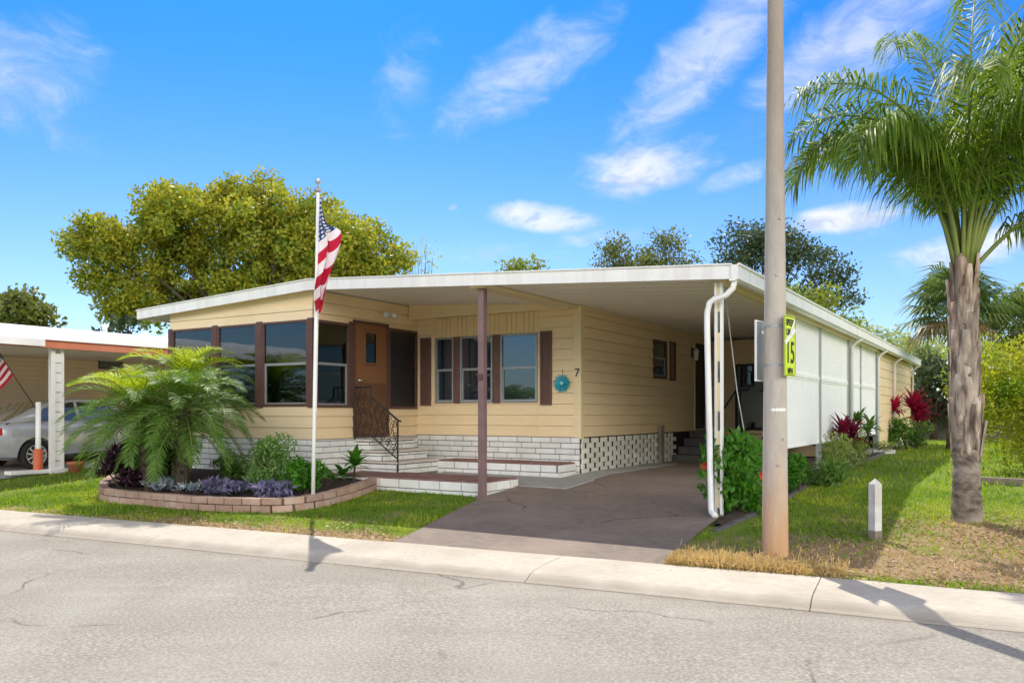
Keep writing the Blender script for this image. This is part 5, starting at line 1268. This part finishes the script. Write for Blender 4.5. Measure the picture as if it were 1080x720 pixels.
ptree('round_tree','olive treetop left of the pair above the carport roof','tree',48,660,[(655,268,24,15),(645,284,24,12),(678,280,22,12)],.20,'olive',76,nclump=50,per=80,clump=.8,trunk_r=.2)
ptree('round_tree','olive treetop right of the pair above the carport roof','tree',49,705,[(700,264,28,16),(714,282,28,14),(684,282,20,12)],.20,'olive',77,nclump=50,per=80,clump=.85,trunk_r=.2)
ptree('dark_tree','large dark green tree standing behind the concrete pole','tree',43,810,[(785,262,38,32),(845,280,42,34),(815,265,34,36),(875,300,28,20),(770,285,30,22),(840,320,55,22),(895,318,18,14)],.20,'darkoak',78,nclump=170,per=95,clump=.9,trunk_r=.3,fork=.4)
ptree('round_tree','pale yellow-green tree low in front of the large dark one','tree',35,858,[(858,325,30,20),(830,315,20,14),(880,345,24,16)],.19,'midlime',79,nclump=44,per=110,clump=.7,trunk_r=.16)
ptree('far_tree','hazy pale green tree far beyond the roof gutter','tree',62,930,[(925,358,30,14),(945,368,26,14),(905,352,18,10)],.34,'paleleaf',80,nclump=34,per=34,clump=1.0,trunk_r=.2)
ptree('dense_shrubbery','dark dense shrub tree at the far end of the lawn','tree',33,985,[(982,400,26,34),(968,425,20,26),(1000,415,24,40),(1012,440,20,20)],.24,'darkoak',81,nclump=60,per=85,clump=.7,trunk_r=.15,hollow=.3)
ptree('dense_shrubbery','mid green bush at the right of the far lawn behind the big palm','tree',30,1030,[(1030,405,26,34),(1045,425,24,30)],.24,'olive',82,nclump=40,per=85,clump=.7,trunk_r=.14,hollow=.3)
ptree('far_tree','yellow-green tree showing over the hedge at the right edge','tree',34,1078,[(1075,322,30,26),(1090,350,34,28)],.2,'midlime',83,nclump=40,per=60,clump=.8,trunk_r=.2)
ptree('far_tree','grey-green trees behind the last corner of the tan wall','tree',46,970,[(968,372,20,16),(985,385,20,20),(945,385,14,14)],.3,'paleleaf',84,nclump=30,per=45,clump=.9,trunk_r=.18)
# hedge
hb = G(1062,505); hb.y += 1.0; hb.x += 1.15
t = shrub('hedge','big bright yellow-green hedge at the right edge behind the palm','hedge',hb,1.35,1.1,2.55,21000,.075,.042,'lime',85,lumps=60,z0=.05,stems=8,up=.4,lo=.05)
tm_ = MB(); a_, b_ = G(1030,510), G(1110,514); tm_.bar(Vector((0,0,.05)),b_-a_+Vector((0,0,.05)),.13,.12); tag(tm_.build('landscape_timber','wood',None,loc=a_,bevel=.012),'weathered dark timber lying along the foot of the hedge','timber')
fb = Vector(((955-540)/FPX*33.5,33.5,.354)); fe = empty('back_fence', fb, 0, 'dark board fence behind the shrubs at the far end of the lawn', 'fence')
mb = MB()
for k in range(34): mb.box(k*.155,k*.155+.145,-.01,.012,0,1.55+.02*math.sin(k*2.1))
mb.build('boards','steps',fe); mb = MB(); mb.box(0,5.2,.013,.06,.3,.4); mb.box(0,5.2,.013,.06,1.2,1.3); mb.build('rails','wood',fe)

# ------------------------------------------------------------------ across the street (seen only in the window glass)
oh = empty('opposite_house', (-9,-15,0), R(-26), 'pale flat-roofed home across the street, seen only as a reflection', 'house')
mb = MB(); mb.box(-7,7,-4,4,-.1,2.5); mb.build('wall','hull',oh); mb = MB(); mb.box(-8,8,-5,5,2.505,2.75); mb.build('roof','white',oh); 
for x in (-5,-2,2.2,5): mb = MB(); mb.box(x-.6,x+.6,4.002,4.05,.9,2.1); w = mb.build('window','brown',oh); mb = MB(); mb.box(x-.52,x+.52,4.052,4.06,.98,2.02); mb.build('pane','glassd',w)
tree('far_tree','green tree across the street, seen only as a reflection','tree',(-2,-19,0),[((0,0,5.5),(3,3,2.2)),((1.5,0,4.5),(2.2,2,1.6))],.4,'olive',86,nclump=30,per=30,clump=1.1)

# ------------------------------------------------------------------ grass, dry thatch, litter
def inpoly(x,y,P):
    c = False; j = len(P)-1
    for i in range(len(P)):
        if (P[i][1] > y) != (P[j][1] > y) and x < (P[j][0]-P[i][0])*(y-P[i][1])/(P[j][1]-P[i][1])+P[i][0]: c = not c
        j = i
    return c
def interp(P, v):
    P = sorted((b,a) for a,b in P)
    if v <= P[0][0]: return P[0][1]+(v-P[0][0])*(P[1][1]-P[0][1])/(P[1][0]-P[0][0])
    for (v0,u0),(v1,u1) in zip(P,P[1:]):
        if v <= v1: return u0+(u1-u0)*(v-v0)/(v1-v0)
    return P[-1][1]
def lawn_ok(x, y):
    d = NX*x+NY*y
    s_ = SX*x+SY*y
    if d < 7.60+.05*mnoise.noise(Vector((s_*2.3,0,0)))+.04*mnoise.noise(Vector((s_*9,3,0))): return 0
    u, v = UV(x, y)
    if u > 2:
        if u < interp(Rp,v)+.03: return 0
        if v > -3.9 and u < 3.86: return 0
        if v > 2.6 and v < 9 and u > 5.35+.0*v and False: return 0
        return 1
    if u > interp(Lp,v)-.03: return 0
    if u > -7.55 and v > -2.78: return 0
    if u < -10.05: return 0 if v > -6.5 else 1
    if inpoly(x,y,BEDPOLY): return 0
    return 1
def blades(P, H, w, rg, lie=.5):
    n = len(P); a = rg.uniform(0,6.283,n); l = rg.uniform(.1,lie,n)
    d = np.stack([np.cos(a)*l,np.sin(a)*l,np.sqrt(1-l*l)],1); s = np.stack([-np.sin(a),np.cos(a),np.zeros(n)],1)
    h = (H*rg.uniform(.5,1.25,n))[:,None]; w = (w*rg.uniform(.7,1.3,n))[:,None]
    V = np.empty((n,4,3)); V[:,0] = P-s*w; V[:,1] = P+s*w
    tip = P+d*h; tip[:,2] -= (l*.35*h[:,0]); mid = P+d*h*.55
    V[:,2] = mid+s*w*.7; V[:,3] = tip
    return V.reshape(-1,3)
rg = np.random.default_rng(3)
def scatter(n, region, keep):
    out = []
    s0,s1,d0_,d1_ = region
    S = rg.uniform(s0,s1,n); Dd = rg.uniform(d0_,d1_,n); K = rg.uniform(0,1,n)
    for s,d,k in zip(S,Dd,K):
        x, y = ST(s,d)
        if y < 3 or abs(x) > y*.75+1 or not lawn_ok(x,y): continue
        if k < keep(x,y): out.append((x,y,gz(x,y)-.004))
    return np.array(out)
kp = lambda x,y: min(1,max(.05,(lush(x,y)-.05)*1.5))
P1 = scatter(52000,(-2.6,9,7.6,13.5),kp); P2 = scatter(46000,(-13.5,-2.6,7.6,12.5),kp); P3 = scatter(36000,(-6,22,13.5,34),lambda x,y: .9); P4 = scatter(9000,(-17,-10,7.6,18),lambda x,y: 1)
V = np.concatenate([blades(P1,.062,.0065,rg,.8),blades(P2,.055,.0065,rg,.8),blades(P3,.10,.016,rg,.7),blades(P4,.075,.011,rg,.7)])
tag(link('lawn_grass', fastmesh('lawn_grass',V,4),'grass'), kind='stuff')
kd = lambda x,y: max(0,.55-lush(x,y))*.8
P1 = scatter(30000,(-2.6,9,7.6,11),kd); P2 = scatter(22000,(-13.5,-2.6,7.6,9.2),kd)
P5 = []
for k in range(7500):                 # dry thatch heaped along the verge by the pole
    s = rg.normal(-1.75,.75); d = 7.63+abs(rg.normal(0,.24)); x,y = ST(s,d)
    if lawn_ok(x,y) and s < -.5: P5.append((x,y,gz(x,y)+abs(rg.normal(0,.035))))
V = np.concatenate([blades(P1,.05,.006,rg,.95),blades(P2,.05,.006,rg,.95),blades(np.array(P5),.075,.005,rg,.995)])
tag(link('dry_thatch', fastmesh('dry_thatch',V,4),'straw'), kind='stuff')
C = []
for k in range(9000):
    m_ = rg.uniform()
    if m_ < .55: x,y = QB.x+rg.normal(0,1.5)+.3, QB.y+rg.normal(-.9,.85)
    elif m_ < .8: x,y = ST(rg.uniform(-1,4),7.63+abs(rg.normal(0,.5)))
    else: x,y = ST(rg.uniform(-10,-2.5),7.63+abs(rg.normal(0,.45)))
    if lawn_ok(x,y): C.append((x,y,gz(x,y)+rg.uniform(.004,.03)))
C = np.array(C); V = leaves(C,.055,.028,rg,0); V = V.reshape(-1,4,3); V[:,:,2] = C[:,2][:,None]+(V[:,:,2]-C[:,2][:,None])*.35; 
tag(link('leaf_litter', fastmesh('leaf_litter',V.reshape(-1,3),4),'litter'), kind='stuff')
C = []
for k in range(260):
    s = rg.uniform(-12,3); d = 6.72-abs(rg.normal(0,.12)) if rg.uniform() < .6 else rg.uniform(6.9,7.6); x,y = ST(s,d); C.append((x,y,(-.085+.03*max(0,(6.4-d)/3.4) if d < 6.75 else .012)+.006))
C = np.array(C); V = leaves(C,.03,.016,rg,0).reshape(-1,4,3); V[:,:,2] = C[:,2][:,None]+.004+(V[:,:,2]-C[:,2][:,None])*.25
tag(link('leaf_litter', fastmesh('leaf_litter',V.reshape(-1,3),4),'litter'), kind='stuff')

# ------------------------------------------------------------------ render settings
sc.view_settings.view_transform = 'Standard'; sc.view_settings.look = 'None'; sc.view_settings.exposure = 0; sc.view_settings.gamma = 1
sc.render.engine = 'CYCLES'; cy = sc.cycles; cy.max_bounces = 8; cy.transparent_max_bounces = 16; cy.diffuse_bounces = 4; cy.glossy_bounces = 3; cy.use_denoising = True
